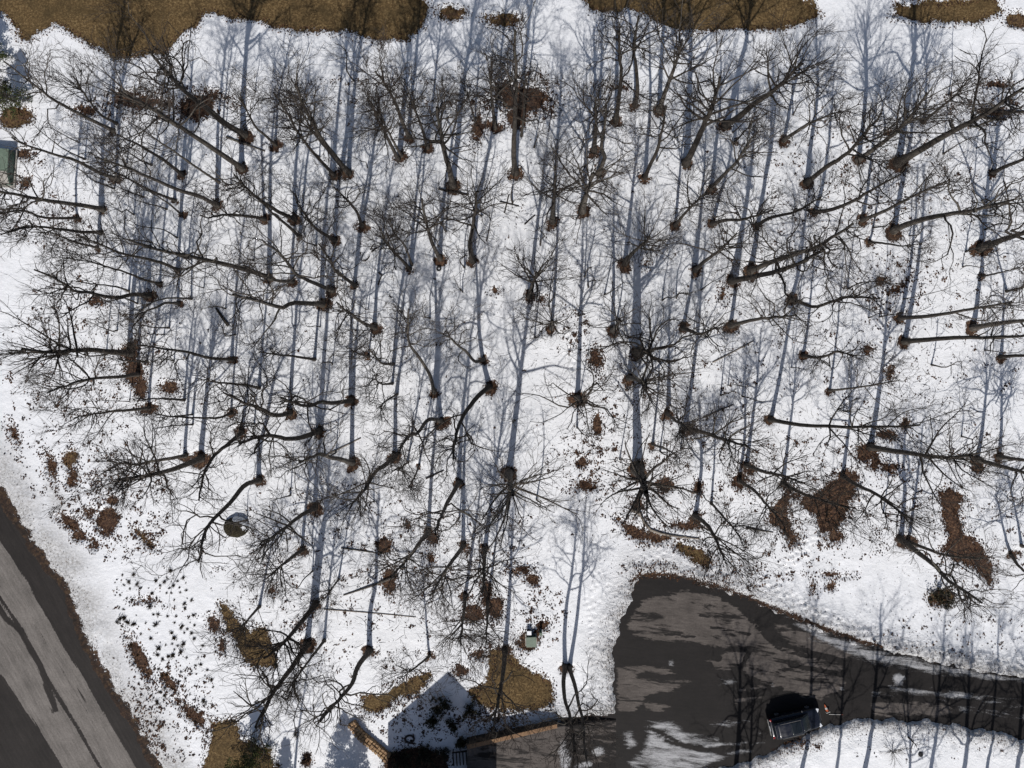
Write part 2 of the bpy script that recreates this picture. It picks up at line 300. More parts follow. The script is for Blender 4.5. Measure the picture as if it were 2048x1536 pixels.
# ------------------------------------------------------------------ tree survey: base px, trunk width px, trunk path px, crown kind
# kinds: o crooked spreading, d dense fine, s sparse
T = [
 (490,270,13,[(455,250),(420,222),(375,187),(340,150),(300,105)],'o'),(485,337,12,[(445,310),(400,280),(370,260),(300,215),(240,185)],'d'),
 (228,262,8,[(175,236),(130,212),(95,190),(10,125)],'o'),(236,248,6,[(205,232),(175,195),(150,155)],'d'),
 (365,350,8,[(330,322),(290,297),(262,282),(235,270)],'s'),(237,358,8,[(200,346),(150,320),(117,312),(90,303),(50,290),(25,275)],'s'),
 (305,331,4,[(280,320),(240,292)],'o'),(440,366,5,[(395,336),(330,290),(262,245)],'o'),(435,412,9,[(400,393),(360,381),(310,360),(255,336),(190,315)],'o'),
 (382,328,3,[(350,305),(305,275)],'o'),(351,401,6,[(310,385),(280,370),(205,330)],'o'),(290,395,3,[(260,385),(225,368)],'o'),(363,429,4,[(330,402),(275,370)],'o'),
 (208,419,10,[(170,412),(120,405),(60,395),(20,387),(-45,372)],'o'),(157,436,6,[(120,437),(85,435),(60,425),(40,421),(0,427),(-50,425)],'o'),
 (203,465,7,[(160,464),(120,458),(60,455),(5,470)],'o'),(197,496,5,[(150,484),(120,472),(62,448)],'o'),(357,541,7,[(330,528),(290,517),(245,507),(215,495),(155,470)],'d'),
 (540,556,11,[(510,545),(465,532),(420,522),(375,511),(320,500),(258,480)],'o'),(322,568,5,[(290,560),(250,544),(200,530),(135,515)],'d'),(260,583,4,[(235,574),(180,568),(150,562)],'s'),
 (300,591,9,[(265,589),(240,595),(205,592),(180,585),(150,583),(130,567),(70,540)],'o'),(385,598,4,[(340,597),(300,608),(270,640)],'o'),(358,607,6,[(330,606),(320,612),(290,626),(262,662)],'o'),
 (341,656,3,[(310,655),(255,648)],'o'),(330,669,2,[(295,668)],'o'),(295,723,4,[(262,722),(235,718)],'o'),(465,719,7,[(420,716),(380,705),(330,698),(275,690)],'o'),
 (262,706,13,[(225,704),(180,700),(140,702),(100,704),(45,698)],'d'),(277,748,8,[(240,754),(200,756),(150,765),(95,785)],'d'),(371,800,5,[(340,798),(310,797),(270,798)],'s'),
 (300,816,7,[(260,820),(200,826),(150,836)],'d'),(387,829,3,[(350,832),(315,836)],'o'),(463,826,5,[(440,835),(410,836),(350,833),(310,829)],'o'),(388,849,3,[(360,850),(312,856)],'d'),
 (484,864,9,[(460,885),(430,910),(420,925),(408,945),(398,1000)],'o'),(372,911,8,[(340,917),(300,923),(270,929),(215,920)],'d'),(403,916,13,[(375,928),(340,940),(300,950),(240,958)],'d'),
 (519,961,11,[(490,970),(465,1000),(440,1026),(420,1046),(408,1072),(398,1125)],'o'),
 (552,291,6,[(525,266),(512,254),(478,190)],'d'),(669,351,7,[(640,320),(610,285),(600,270),(548,185)],'d'),(698,347,10,[(670,312),(650,286),(620,238),(592,170)],'d'),(688,340,6,[(655,300),(625,262),(585,190)],'d'),
 (818,273,9,[(805,245),(795,216),(780,186),(752,142)],'d'),(855,296,7,[(845,260),(835,230),(818,185)],'d'),(797,319,8,[(775,276),(755,236),(735,195)],'d'),(803,312,6,[(780,270),(758,225)],'d'),
 (905,371,13,[(898,335),(888,300),(872,215)],'d'),(990,256,8,[(986,220),(978,145)],'d'),(950,243,4,[(940,205),(930,180)],'d'),
 (1030,346,12,[(1027,300),(1030,240),(1032,150),(1030,62)],'o'),(1043,273,5,[(1048,222),(1050,150)],'d'),(1068,296,3,[(1080,258)],'d'),
 (1188,302,10,[(1190,275),(1192,240),(1190,195)],'o'),(1198,346,10,[(1209,315),(1203,296),(1208,262),(1212,215)],'o'),(1232,241,10,[(1237,205),(1243,145),(1240,118),(1238,62)],'o'),
 (1270,211,9,[(1275,182),(1272,130),(1268,103),(1276,32)],'o'),(1318,222,11,[(1331,182),(1350,132),(1366,78)],'d'),(1290,355,9,[(1300,330),(1315,300),(1322,270),(1332,215)],'o'),
 (1372,327,15,[(1390,290),(1410,246),(1420,224),(1442,155)],'d'),(1450,251,14,[(1480,232),(1510,206),(1545,183),(1605,128)],'d'),(1470,284,4,[(1490,262),(1515,235)],'o'),
 (1422,378,9,[(1445,352),(1470,327),(1505,275)],'o'),(1567,281,8,[(1590,265),(1620,246),(1645,236),(1680,222)],'o'),(1612,367,11,[(1650,336),(1690,310),(1712,288),(1762,228)],'d'),
 (1715,321,11,[(1750,296),(1790,266),(1812,244),(1855,185)],'d'),(1795,327,16,[(1840,300),(1900,265),(1940,245),(1980,222),(2045,175)],'o'),(1770,264,4,[(1790,246),(1815,222)],'d'),
 (1848,241,6,[(1880,216),(1910,190),(1940,155)],'d'),(1985,346,9,[(2015,331),(2048,318),(2115,288)],'o'),(1723,440,8,[(1760,426),(1800,406),(1840,386),(1900,360)],'o'),(1628,424,9,[(1660,420),(1700,405),(1735,385),(1800,348)],'o'),
 (530,438,7,[(500,433),(445,430),(420,436),(400,430)],'o'),(590,438,9,[(560,425),(530,406),(512,394),(468,350)],'o'),(600,474,7,[(575,451),(550,431),(500,382)],'o'),(670,481,8,[(645,466),(625,450),(595,405)],'o'),
 (724,453,7,[(715,426),(700,406),(668,375)],'o'),(710,571,8,[(690,556),(670,541),(660,520),(638,488)],'o'),(665,581,9,[(640,571),(610,558),(592,548),(562,510),(525,480)],'o'),(585,562,8,[(560,562),(535,555),(485,530)],'o'),
 (645,608,11,[(615,607),(585,606),(565,616),(540,608),(512,600),(465,588)],'o'),(750,656,8,[(725,645),(700,626),(672,605)],'o'),(630,719,6,[(590,713),(560,710),(520,704)],'o'),(737,713,4,[(715,706),(690,692)],'o'),
 (787,728,6,[(765,727),(752,714),(740,698)],'o'),(820,538,7,[(800,516),(785,500),(765,470)],'d'),(824,530,5,[(810,492),(790,468),(780,440)],'d'),(880,518,9,[(866,490),(858,465),(842,398)],'d'),
 (945,522,11,[(940,490),(945,458),(955,385)],'d'),(968,718,7,[(950,723),(932,702),(915,690),(890,662)],'o'),(868,786,8,[(860,750),(840,716),(820,690),(815,660),(818,618)],'o'),(785,767,5,[(765,768),(745,756)],'o'),
 (1105,443,11,[(1106,420),(1108,395),(1112,355)],'d'),(1165,422,13,[(1172,392),(1186,345)],'d'),(1350,452,7,[(1365,432),(1390,406),(1415,380)],'d'),(1250,527,10,[(1262,510),(1275,497),(1300,474)],'d'),
 (1390,541,9,[(1410,522),(1440,500),(1472,468)],'d'),(1058,594,10,[(1064,572),(1074,545)],'d'),(1423,448,8,[(1450,441),(1490,438),(1545,420)],'o'),(1514,451,8,[(1540,436),(1590,424),(1640,395)],'o'),
 (1462,562,13,[(1510,553),(1560,541),(1590,530),(1645,500)],'o'),(1500,542,12,[(1540,525),(1600,505),(1640,490),(1705,448)],'o'),(1103,657,8,[(1106,650),(1104,640)],'o'),(1225,661,9,[(1233,652),(1240,640)],'o'),
 (1275,706,16,[(1290,703),(1302,708)],'o'),(1365,656,9,[(1385,664),(1400,668),(1432,655)],'o'),(1460,652,9,[(1500,641),(1536,636),(1592,630)],'o'),(1258,756,11,[(1275,760),(1295,775)],'d'),
 (1787,462,13,[(1810,450),(1850,438),(1900,428),(1950,420),(2025,398)],'o'),(1960,497,15,[(2000,481),(2040,468),(2115,448)],'o'),(1738,484,5,[(1770,487),(1805,492),(1840,488)],'o'),
 (1580,598,8,[(1605,606),(1630,614),(1670,601),(1700,594),(1760,598)],'o'),(1800,636,9,[(1850,633),(1900,626),(1950,617),(2025,604)],'o'),(1808,683,11,[(1860,679),(1920,675),(1990,675),(2085,668)],'s'),
 (1945,656,12,[(1990,648),(2048,641),(2125,630)],'s'),(2000,714,8,[(2048,711),(2125,715)],'s'),(1965,553,4,[(2000,545),(2048,535)],'o'),(1605,711,7,[(1635,715),(1660,709),(1675,703),(1712,712)],'o'),(2012,583,5,[(2060,570)],'o'),
 (520,776,6,[(490,770),(440,765),(398,757)],'o'),(580,826,10,[(550,831),(520,816),(490,806),(448,785)],'o'),(703,801,10,[(665,806),(640,804),(612,813),(560,795)],'o'),(638,861,12,[(610,873),(575,878),(535,871),(480,885)],'o'),
 (705,926,11,[(680,918),(660,915),(640,908),(598,925)],'o'),(790,911,10,[(770,930),(752,942),(740,962),(728,980),(700,1015)],'d'),(883,843,9,[(860,838),(845,852),(835,866),(815,872),(798,905)],'o'),
 (980,772,11,[(957,792),(940,812),(926,832),(915,862),(905,918)],'o'),(918,965,10,[(905,987),(892,1010),(868,1068)],'o'),(630,1016,10,[(600,1032),(570,1056),(525,1085)],'d'),(605,1099,8,[(575,1121),(535,1155)],'d'),
 (857,1062,9,[(835,1091),(820,1112),(780,1155)],'d'),(927,1092,9,[(905,1121),(890,1142),(862,1192)],'d'),(970,1098,10,[(968,1125),(966,1185)],'d'),(1018,946,15,[(1020,962),(1026,990)],'d'),
 (582,990,3,[(545,1000)],'o'),(815,925,4,[(795,942)],'d'),(838,931,4,[(830,952),(815,978)],'o'),(795,788,4,[(775,800),(755,818)],'o'),
 (1155,796,11,[(1160,800),(1164,806)],'o'),(1370,857,10,[(1410,866),(1440,876),(1495,892)],'d'),(1335,828,8,[(1352,842),(1375,858)],'d'),(1275,938,24,[(1280,950),(1292,985)],'d'),(1305,889,5,[(1330,897),(1360,915)],'o'),
 (1492,930,9,[(1530,944),(1560,950),(1605,965)],'d'),(1478,962,8,[(1510,982),(1530,1005),(1562,1042)],'d'),(1390,1032,10,[(1410,1046),(1425,1066),(1450,1120)],'d'),(1422,1006,5,[(1450,1038),(1482,1075)],'d'),
 (1540,839,9,[(1600,850),(1680,853),(1760,854),(1840,850)],'d'),(1658,781,5,[(1690,778),(1740,771),(1800,760)],'o'),(1740,894,13,[(1780,901),(1830,908),(1880,915),(1945,912)],'d'),
 (1565,966,8,[(1600,985),(1650,1002),(1695,1015)],'d'),(1685,951,9,[(1710,968),(1750,987),(1785,1012),(1825,1042)],'d'),(1953,919,10,[(2000,932),(2048,945),(2115,965)],'o'),(1997,914,9,[(2048,920),(2115,926)],'o'),
 (1800,1077,12,[(1830,1101),(1870,1131),(1890,1155),(1962,1205)],'o'),(1815,1083,8,[(1860,1100),(1900,1112),(1965,1118)],'o'),(2022,1109,7,[(2035,1130),(2048,1142),(2082,1172)],'o'),(2040,1090,6,[(2065,1102),(2105,1122)],'o'),
 (632,1207,12,[(605,1241),(580,1271),(560,1292),(528,1318)],'d'),(615,1287,13,[(590,1326),(560,1366),(540,1396),(512,1452)],'o'),(650,1279,6,[(625,1312),(600,1346),(572,1388)],'d'),
 (740,1301,12,[(717,1331),(705,1366),(680,1396),(642,1440)],'o'),(860,1311,5,[(835,1331),(800,1357)],'d'),(930,1192,8,[(928,1222),(920,1290)],'d'),(975,1205,7,[(975,1232),(972,1285)],'d'),
 (1010,1302,11,[(1007,1342),(1000,1382),(988,1440)],'o'),(520,1212,6,[(500,1235),(472,1265)],'d'),(678,1158,4,[(665,1175),(648,1198)],'d'),
 (1131,1332,10,[(1127,1362),(1130,1402),(1140,1432),(1150,1500)],'o'),(1138,1334,9,[(1150,1372),(1156,1402),(1165,1440),(1172,1515)],'o'),
 (1340,1330-520,3,[(1362,820)],'o'),(1815,1473,3,[(1832,1490)],'o'),
]
T_OFF = [(1590,1600,11),(1655,1640,9),(1718,1585,12),(1790,1690,8),(1845,1610,10),(1902,1660,14),(1960,1590,8),(1455,1655,14),(1478,1690,9),
         (2010,1640,12),(2060,1560,8),(2110,1600,11),(2140,1460,9),(2120,1330,10),(585,1640,7)]

# ------------------------------------------------------------------ ground fields
LAWN = [(-400,-600),(-400,20),(-30,22),(8,28),(30,55),(40,80),(60,82),(95,60),(105,52),(130,60),(175,90),(210,100),(235,115),(255,115),(290,105),(325,108),(345,95),(360,75),(395,55),(405,30),
        (430,25),(465,35),(515,40),(550,55),(590,65),(620,60),(690,68),(735,82),(770,80),(815,78),(845,55),(862,15),(835,-5),(800,-80),(500,-200),(300,-600)]
LAWN2 = [(1168,-5),(1180,22),(1240,28),(1275,25),(1310,45),(1345,68),(1400,65),(1440,55),(1500,60),(1540,60),(1590,48),(1640,35),(1620,10),(1600,-5),(1560,-60),(1250,-60)]
LAWN3 = [(1780,35),(1790,10),(1850,8),(1990,-5),(2010,25),(1950,45),(1880,48),(1820,48)]
TURF_POLYS = [LAWN, LAWN2, LAWN3,
  [(440,1205),(455,1205),(475,1240),(500,1260),(530,1255),(545,1290),(550,1330),(520,1335),(490,1320),(465,1280),(450,1240)],
  [(420,1440),(470,1440),(480,1480),(540,1500),(555,1540),(545,1700),(380,1700),(405,1536),(415,1480)],
  [(720,1420),(725,1395),(780,1372),(820,1360),(845,1348),(860,1350),(850,1370),(825,1385),(790,1400),(770,1425),(735,1430)],
  [(985,1305),(1010,1295),(1045,1330),(1075,1345),(1105,1365),(1105,1400),(1080,1420),(1000,1425),(960,1410),(945,1385),(975,1370),(985,1340)],
  [(1355,1080),(1400,1090),(1425,1115),(1415,1130),(1380,1115),(1350,1095)]]
LITTER_POLYS = [
  [(1232,1035),(1270,1055),(1340,1072),(1330,1085),(1275,1080),(1258,1070)],
  [(1655,965),(1690,950),(1710,940),(1720,960),(1700,1000),(1690,1040),(1670,1060),(1640,1065),(1630,1030),(1600,1010),(1605,990),(1640,985)],
  [(1536,1020),(1560,1000),(1575,970),(1585,985),(1575,1020),(1590,1060),(1600,1085),(1580,1095),(1565,1060),(1540,1050)],
  [(1875,985),(1885,1040),(1895,1075),(1880,1100),(1905,1120),(1950,1135),(1980,1170),(1985,1130),(1960,1090),(1925,1065),(1915,1020),(1930,990),(1900,975)],
  [(770,1505),(840,1490),(870,1500),(900,1510),(890,1560),(765,1560)]]
TURF_BLOBS = [(900,28,30,12),(1003,42,35,14),(2035,40,22,16),(140,918,16,18),(295,1080,22,9,40),(25,235,40,20),(1880,1195,28,20),(1000,1370,14,20)]
LITTER_BLOBS = [(48,310,14,9),(52,365,14,14),(395,215,34,24),(300,205,60,11),(250,195,20,11),(170,222,20,9),(430,190,15,9),(955,255,12,30),(978,250,25,8),
  (1050,200,45,24),(1035,235,20,25),(1010,180,20,9),(1090,200,10,6),(1235,175,20,6),(1990,170,25,6),(1990,225,30,7),(990,583,8,6),(1085,600,10,7),(1190,720,11,20),(1290,530,8,6),
  (190,605,15,8),(265,700,18,18),(270,740,20,30),(285,775,15,20),(340,775,18,13),(300,815,16,9),(1195,850,9,16),(1170,970,22,10),(1165,925,9,8),(1275,1010,16,12),(1370,1050,30,9),
  (1330,970,16,14),(1395,975,9,14),(1480,960,18,16),(1500,940,12,12),(1670,1070,14,14),(1735,905,22,19),(1750,925,14,12),(1780,935,16,10),(1770,870,20,11),(1810,850,9,11),
  (1625,1175,8,14),(1660,1170,10,10),(1660,1150,25,6),(1955,935,13,13),(30,868,9,26,-25),(104,930,11,26,-15),(145,952,11,20),(195,965,8,9),(180,1025,14,12),(215,1040,24,24),(225,1000,12,9),(210,1062,14,9),
  (140,1045,24,12,30),(160,1070,12,10),(190,1085,9,11),(283,1320,11,50,-25),(290,1200,18,7),(385,1425,10,38,-48),(430,1455,18,12),(340,1365,8,20,-40),(430,1250,10,20,-20),(445,1290,10,14),
  (780,1165,13,24),(770,1090,18,17),(815,1050,9,9),(865,1075,11,9),(862,1118,10,10),(990,1215,18,23),(950,1230,23,18),(975,1190,11,24),(955,1310,12,8),(920,1340,17,13),(1040,1140,18,8),(1065,1160,12,10),
  (614,1518,8,13),(1055,1280,22,18),(1083,1250,15,10),(1735,700,9,9),(1780,745,9,14),(600,1250,10,8),(545,1175,8,9),(1760,560,9,10),(1790,580,9,6),(1445,590,6,14),(1690,955,16,12),(1585,990,12,10)]

MROAD_EDGE = [(-170,690),(-60,870),(0,970),(25,1018),(62,1075),(100,1130),(125,1155),(146,1190),(152,1218),(175,1277),(200,1327),(237,1390),(275,1447),(320,1536),(420,1700),(560,1930)]
MROAD = MROAD_EDGE + [(150,2300),(-900,900),(-600,300)]
CIRCLE = [(1280,1155),(1330,1155),(1400,1170),(1450,1185),(1500,1205),(1560,1232),(1650,1268),(1710,1288),(1760,1302),(1830,1318),(1920,1336),(2048,1360),(2250,1400),(2250,1520),(2048,1475),(1950,1455),(1850,1440),
  (1730,1435),(1690,1440),(1640,1452),(1600,1475),(1545,1500),(1500,1520),(1440,1530),(1400,1540),(1380,1640),(1120,1640),(1120,1440),(1150,1436),(1232,1430),(1230,1400),(1228,1330),(1225,1292),(1245,1272),(1240,1240),(1262,1205)]

def axis(lo, hi, st, far):
    a = list(np.arange(lo, hi + st, st)); x, d = a[-1], st
    up = []
    while x < far: d *= 1.6; x += d; up.append(x)
    x, d, dn = a[0], st, []
    while x > -far: d *= 1.6; x -= d; dn.append(x)
    return np.array(dn[::-1] + a + up)

def fields(px, py):
    """snow/litter fields at ground pixels: bare (signed px), turf 0..1, dirt 0..1, rough, road distance"""
    B = np.full(px.shape, -40.0); TU = np.zeros(px.shape)
    n6 = fbm(px, py, 22, 4, 3)
    for p in TURF_POLYS:
        d = poly_sd(px, py, p); TU = np.where((d > -12) & (d >= B - 1), 1.0, TU); B = np.maximum(B, d)
    for b in TURF_BLOBS:
        d = blob_sd(px, py, b); TU = np.where((d > -8) & (d >= B - 1), 0.5, TU); B = np.maximum(B, d)
    for p in LITTER_POLYS:
        d = poly_sd(px, py, p); TU = np.where((d > -8) & (d >= B), 0.25, TU); B = np.maximum(B, d)
    for b in LITTER_BLOBS:
        d = blob_sd(px, py, b); TU = np.where((d > -8) & (d >= B), 0.0, TU); B = np.maximum(B, d)
    Bp = B + n6 * 8.0
    for t in T:
        if t[2] >= 7 or (t[2] >= 4 and (t[0] * 31 + t[1] * 17) % 10 > 4):
            hh_ = (t[0] * 7919 + t[1] * 104729) % 97 / 97.0; r = (0.55 + 0.4 * hh_) * t[2] + 5.0; c = blob_sd(px, py, (t[0] + (hh_ - .5) * 4, t[1] + 2, r * (.85 + .5 * ((hh_ * 7) % 1)), r, hh_ * 180)); TU = np.where((c > -5) & (c >= B), 0.0, TU); B = np.maximum(B, c)
    B = np.where(B > -38, B + n6 * 8.0 + (TU > .9) * fbm(px, py, 60, 4, 91) * 12, B)
    mr = poly_sd(px, py, MROAD, 160); cr = poly_sd(px, py, CIRCLE, 120)
    mrn = mr - 17 + fbm(px, py, 22, 4, 9) * 7.0
    crn = cr + fbm(px, py, 18, 4, 11) * 9.0
    # ploughed verge along the main road: brown grass strip, then grey gritty snow
    vb = (mr + 3) * 1.0 + fbm(px, py, 20, 4, 21) * 9
    B = np.where(mr > -30, np.maximum(B, np.minimum(vb, 9)), B); TU = np.where(mr > -12, 0.38, TU)
    dirt = sstep(-95, -14, mr) * 1.25 * (0.7 + 0.6 * fbm(px, py, 40, 3, 31)); dirt = np.maximum(dirt, sstep(-12, 6, mr) * 0.85)
    dirt = np.maximum(dirt, sstep(-38, -3, cr) * (0.75 + 0.6 * fbm(px, py, 24, 3, 33)))
    dirt = np.maximum(dirt, np.clip(blob_sd(px, py, (118, 1000, 26, 60, -25), 30) / 20, 0, 1) * 0.8)
    dirt = np.maximum(dirt, np.clip(blob_sd(px, py, (270, 1400, 60, 90, -25), 30) / 40, 0, 1) * 0.55)
    dirt = np.maximum(dirt, sstep(-80, -10, cr) * (0.30 + 0.5 * fbm(px, py, 35, 3, 35)) * (px < 1500))
    # trampled, clodded snow round the turning circle
    rough = sstep(-85, -8, cr) * (1 - sstep(0, 6, cr)); rough = np.maximum(rough, sstep(-50, -8, mr) * 0.35 * (1 - sstep(0, 6, mr)))
    # leafy rim at the north edge of the circle
    rim = line_sd(px, py, [(1275,1152),(1330,1150),(1400,1165),(1460,1183),(1520,1206),(1600,1238),(1680,1268),(1760,1296)], 6.0)
    B = np.maximum(B, rim + fbm(px, py, 14, 3, 41) * 4)
    return B, TU, dirt, rough, mrn, crn, Bp

def _prints():
    r = np.random.default_rng(3); P = []
    def walk(pts, step, wob, rep=1):
        for k in range(rep):
            o = r.normal(0, wob, 2) if rep > 1 else np.zeros(2)
            for a, b in zip(pts[:-1], pts[1:]):
                a, b = np.array(a, float), np.array(b, float); L = np.linalg.norm(b - a); d = (b - a) / L; n = np.array([-d[1], d[0]])
                for i, t in enumerate(np.cumsum(r.uniform(0.6, 1.5, int(L / step)) * step)): P.append(a + d * t + n * (3.0 if i % 2 else -3.0) + o + n * 6 * math.sin(t / 37 + k * 2.1) + r.normal(0, 2.0, 2))
    walk([(1735,975),(1690,1015),(1640,1060),(1570,1135)], 9, 6, 4); walk([(1530,1165),(1600,1205),(1700,1250),(1800,1285),(1900,1300),(2060,1330)], 10, 11, 7)
    walk([(1250,1120),(1330,1110),(1420,1140),(1500,1175)], 12, 12, 3); walk([(1215,1130),(1195,1200),(1205,1290),(1190,1400)], 12, 14, 4); walk([(1120,620),(1145,680),(1150,750)], 9, 3, 2)
    return np.array(P)
PRINTS = _prints()
def height(px, py, F5):
    B, TU, dirt, rough, mr, cr, _ = F5
    terr = fbm(px, py, 260, 3, 51) * 0.10 + fbm(px, py, 60, 3, 55) * 0.055
    near = np.maximum(sstep(-75, -25, mr), sstep(-60, -10, cr)); terr = terr * (1 - near) 
    snow = 0.14 * (1 - sstep(-7, 4, B)) + 0.03 + fbm(px, py, 16, 3, 61) * 0.02
    z = terr + snow + rough * (fbm(px + 9 * fbm(px, py, 30, 2, 77), py + 9 * fbm(px, py, 30, 2, 78), 14, 4, 71) + 0.3) * 0.27 * (0.6 + 0.8 * fbm(px, py, 70, 2, 79))
    bank = np.exp(-((cr + 16) / 12.0) ** 2) * 0.16 + np.exp(-((mr + 50) / 20.0) ** 2) * 0.12
    z = z + bank * (0.7 + 0.6 * fbm(px, py, 30, 3, 81)) * (B < 3)
    ys, xs_ = py[:, 0], px[0, :]
    for (a, b) in PRINTS:
        j0, j1 = np.searchsorted(xs_, a - 9), np.searchsorted(xs_, a + 9); i0, i1 = np.searchsorted(-ys, -(b + 9)), np.searchsorted(-ys, -(b - 9))
        q = (px[i0:i1, j0:j1] - a) ** 2 + (py[i0:i1, j0:j1] - b) ** 2
        z[i0:i1, j0:j1] += -0.13 * np.exp(-q / 9.0) + 0.05 * np.exp(-(np.sqrt(q) - 6) ** 2 / 4)
    rd = np.maximum(sstep(-7, 3, cr), sstep(-2, 5, mr))
    return z * (1 - rd) - 0.20 * rd

def grid_mesh(name, X, Y, Z):
    nx, ny = X.shape[1], X.shape[0]
    V = np.stack([X, Y, Z], -1).reshape(-1, 3)
    i = np.arange(ny - 1)[:, None] * nx + np.arange(nx - 1)[None, :]
    Fq = np.stack([i, i + 1, i + nx + 1, i + nx], -1).reshape(-1, 4)
    return V, Fq
def set_attr(me, name, a):
    at_ = me.attributes.new(name, 'FLOAT', 'POINT'); at_.data.foreach_set("value", np.asarray(a, np.float32).ravel())

XS, YS = axis(-50.5, 50.5, 0.17, 600), axis(-38.5, 38.5, 0.17, 600)
GX, GY = np.meshgrid(XS, YS); PX, PY = 1024 + GX * S, 768 - GY * S
FL = fields(PX, PY); GZ = height(PX, PY, FL)
V, Fq = grid_mesh("ground", GX, GY, GZ)
me = np_mesh("ground", V, [Fq])
set_attr(me, 'bare', np.clip(FL[0], -20, 20)); set_attr(me, 'turf', FL[1]); set_attr(me, 'dirt', np.clip(FL[2], 0, 1)); set_attr(me, 'rough', np.clip(FL[3], 0, 1))
tag(link("ground", me, M_GROUND), kind="structure")
def gz(x, y):
    ix = int(np.clip(np.searchsorted(XS, x), 1, len(XS) - 1)); iy = int(np.clip(np.searchsorted(YS, y), 1, len(YS) - 1))
    return float(GZ[iy, ix])

def road_sheet(name, poly, step, z, mat, dryf, snowf, lim):
    P = np.array(poly, float)
    x0, x1 = max(gx(P[:, 0].min()), lim[0]), min(gx(P[:, 0].max()), lim[1]); y0, y1 = max(gy(P[:, 1].max()), lim[2]), min(gy(P[:, 1].min()), lim[3])
    X, Y = np.meshgrid(np.arange(x0 - 1, x1 + 1, step), np.arange(y0 - 1, y1 + 1, step)); px, py = 1024 + X * S, 768 - Y * S
    d = poly_sd(px, py, poly, 60); Zm = np.full(X.shape, z) + fbm(px, py, 200, 2, 5) * 0.01
    V, Fq = grid_mesh(name, X, Y, Zm)
    keep = (d.ravel()[Fq] > -14).all(1); Fq = Fq[keep]
    used = np.unique(Fq); rm = np.full(len(V), -1); rm[used] = np.arange(len(used))
    me = np_mesh(name, V[used], [rm[Fq]])
    set_attr(me, 'dry', np.clip(dryf(px, py), -25, 25).ravel()[used]); set_attr(me, 'snow', np.clip(snowf(px, py), -30, 30).ravel()[used])
    return tag(link(name, me, mat), kind="structure")

SALT = [(-60,985),(0,1085),(47,1152),(75,1202),(125,1290),(175,1370),(222,1452),(272,1536),(400,1760),(260,1800),(110,1510),(75,1452),(38,1400),(0,1345),(-200,1020),(-200,800)]
def mr_dry(px, py):
    d = np.clip(poly_sd(px, py, SALT, 30) * 2.5, -25, 11)
    c = line_sd(px, py, [(-120,990),(0,1195),(50,1272),(87,1345),(152,1452),(240,1600)], 4.0, 30)
    c2 = line_sd(px, py, [(-30,1170),(10,1235),(40,1262),(62,1300),(80,1330),(95,1380),(110,1420)], 12, 30)
    d = np.minimum(d, -c * 5 + 2); d = np.minimum(d, -c2 * 1.6 + 9)
    c3 = line_sd(px, py, [(70,1250),(130,1350),(190,1455)], 5, 30); return np.minimum(d, -c3 * 2 + 9)
road_sheet("main_road", MROAD, 0.15, 0.0, M_ROAD, mr_dry, lambda px, py: np.full(px.shape, -30.0), (-62, -10, -48, 4))
DRY = [[(1285,1200),(1370,1182),(1440,1193),(1500,1238),(1545,1290),(1590,1300),(1680,1330),(1690,1370),(1640,1400),(1540,1372),(1490,1345),(1440,1292),(1380,1285),(1290,1278),(1255,1262),(1262,1240)],
       [(1235,1335),(1330,1335),(1380,1362),(1340,1385),(1290,1398),(1270,1420),(1235,1420)],[(1545,1235),(1600,1258),(1700,1308),(1692,1318),(1600,1295),(1560,1275)],
       [(1450,1310),(1500,1330),(1450,1340),(1400,1325)],[(1290,1405),(1340,1412),(1320,1422),(1290,1418)],[(1740,1400),(1900,1412),(1900,1432),(1750,1428)],
       [(1480,1380),(1540,1372),(1530,1392),(1465,1410)]]
def c_dry(px, py):
    d = np.full(px.shape, -14.0)
    for p in DRY: d = np.maximum(d, poly_sd(px, py, p, 30))
    for t, w_ in (([(1440,1190),(1480,1215),(1520,1262),(1560,1300),(1640,1318)], 4), ([(1262,1300),(1330,1296),(1400,1302),(1436,1316)], 9), ([(1250,1325),(1340,1328),(1420,1330)], 7), ([(1330,1355),(1420,1352),(1500,1362)], 7),
                  ([(1300,1395),(1380,1385),(1470,1392),(1560,1378)], 8), ([(1400,1230),(1440,1232)], 4), ([(1330,1268),(1390,1274)], 4), ([(1420,1255),(1500,1268)], 4), ([(1500,1300),(1480,1340),(1500,1390)], 6), ([(1580,1330),(1700,1352),(1800,1362)], 6)):
        d = np.minimum(d, -line_sd(px, py, t, w_, 30) * 4 + 4)
    return d
SNOWP = [[(1290,1445),(1345,1440),(1370,1462),(1430,1478),(1470,1490),(1520,1470),(1536,1478),(1500,1500),(1440,1520),(1400,1545),(1260,1560),(1255,1525),(1285,1500),(1295,1470)],
         [(1245,1465),(1265,1462),(1275,1490),(1255,1500)],[(1572,1235),(1600,1243),(1680,1275),(1760,1300),(1900,1330),(2060,1362),(2060,1368),(1900,1352),(1800,1338),(1700,1312),(1620,1275)],
         [(1440,1360),(1470,1358),(1460,1368),(1440,1367)],[(1440,1442),(1500,1440),(1450,1455),(1420,1450)],[(1780,1370),(1900,1382),(2060,1405),(2060,1412),(1900,1396),(1780,1380)],
         [(1900,1410),(2060,1432),(2060,1440),(1920,1422)],[(1745,1385),(1800,1386),(1790,1394),(1745,1392)]]
SNOWB = [(1797,1358,13,11),(1344,1326,6,5),(1684,1377,4,8),(1545,1369,4,4),(1460,1363,14,4),(1120,1500,8,26),(1135,1520,12,16),(1200,1505,14,10),(1160,1530,20,8)]
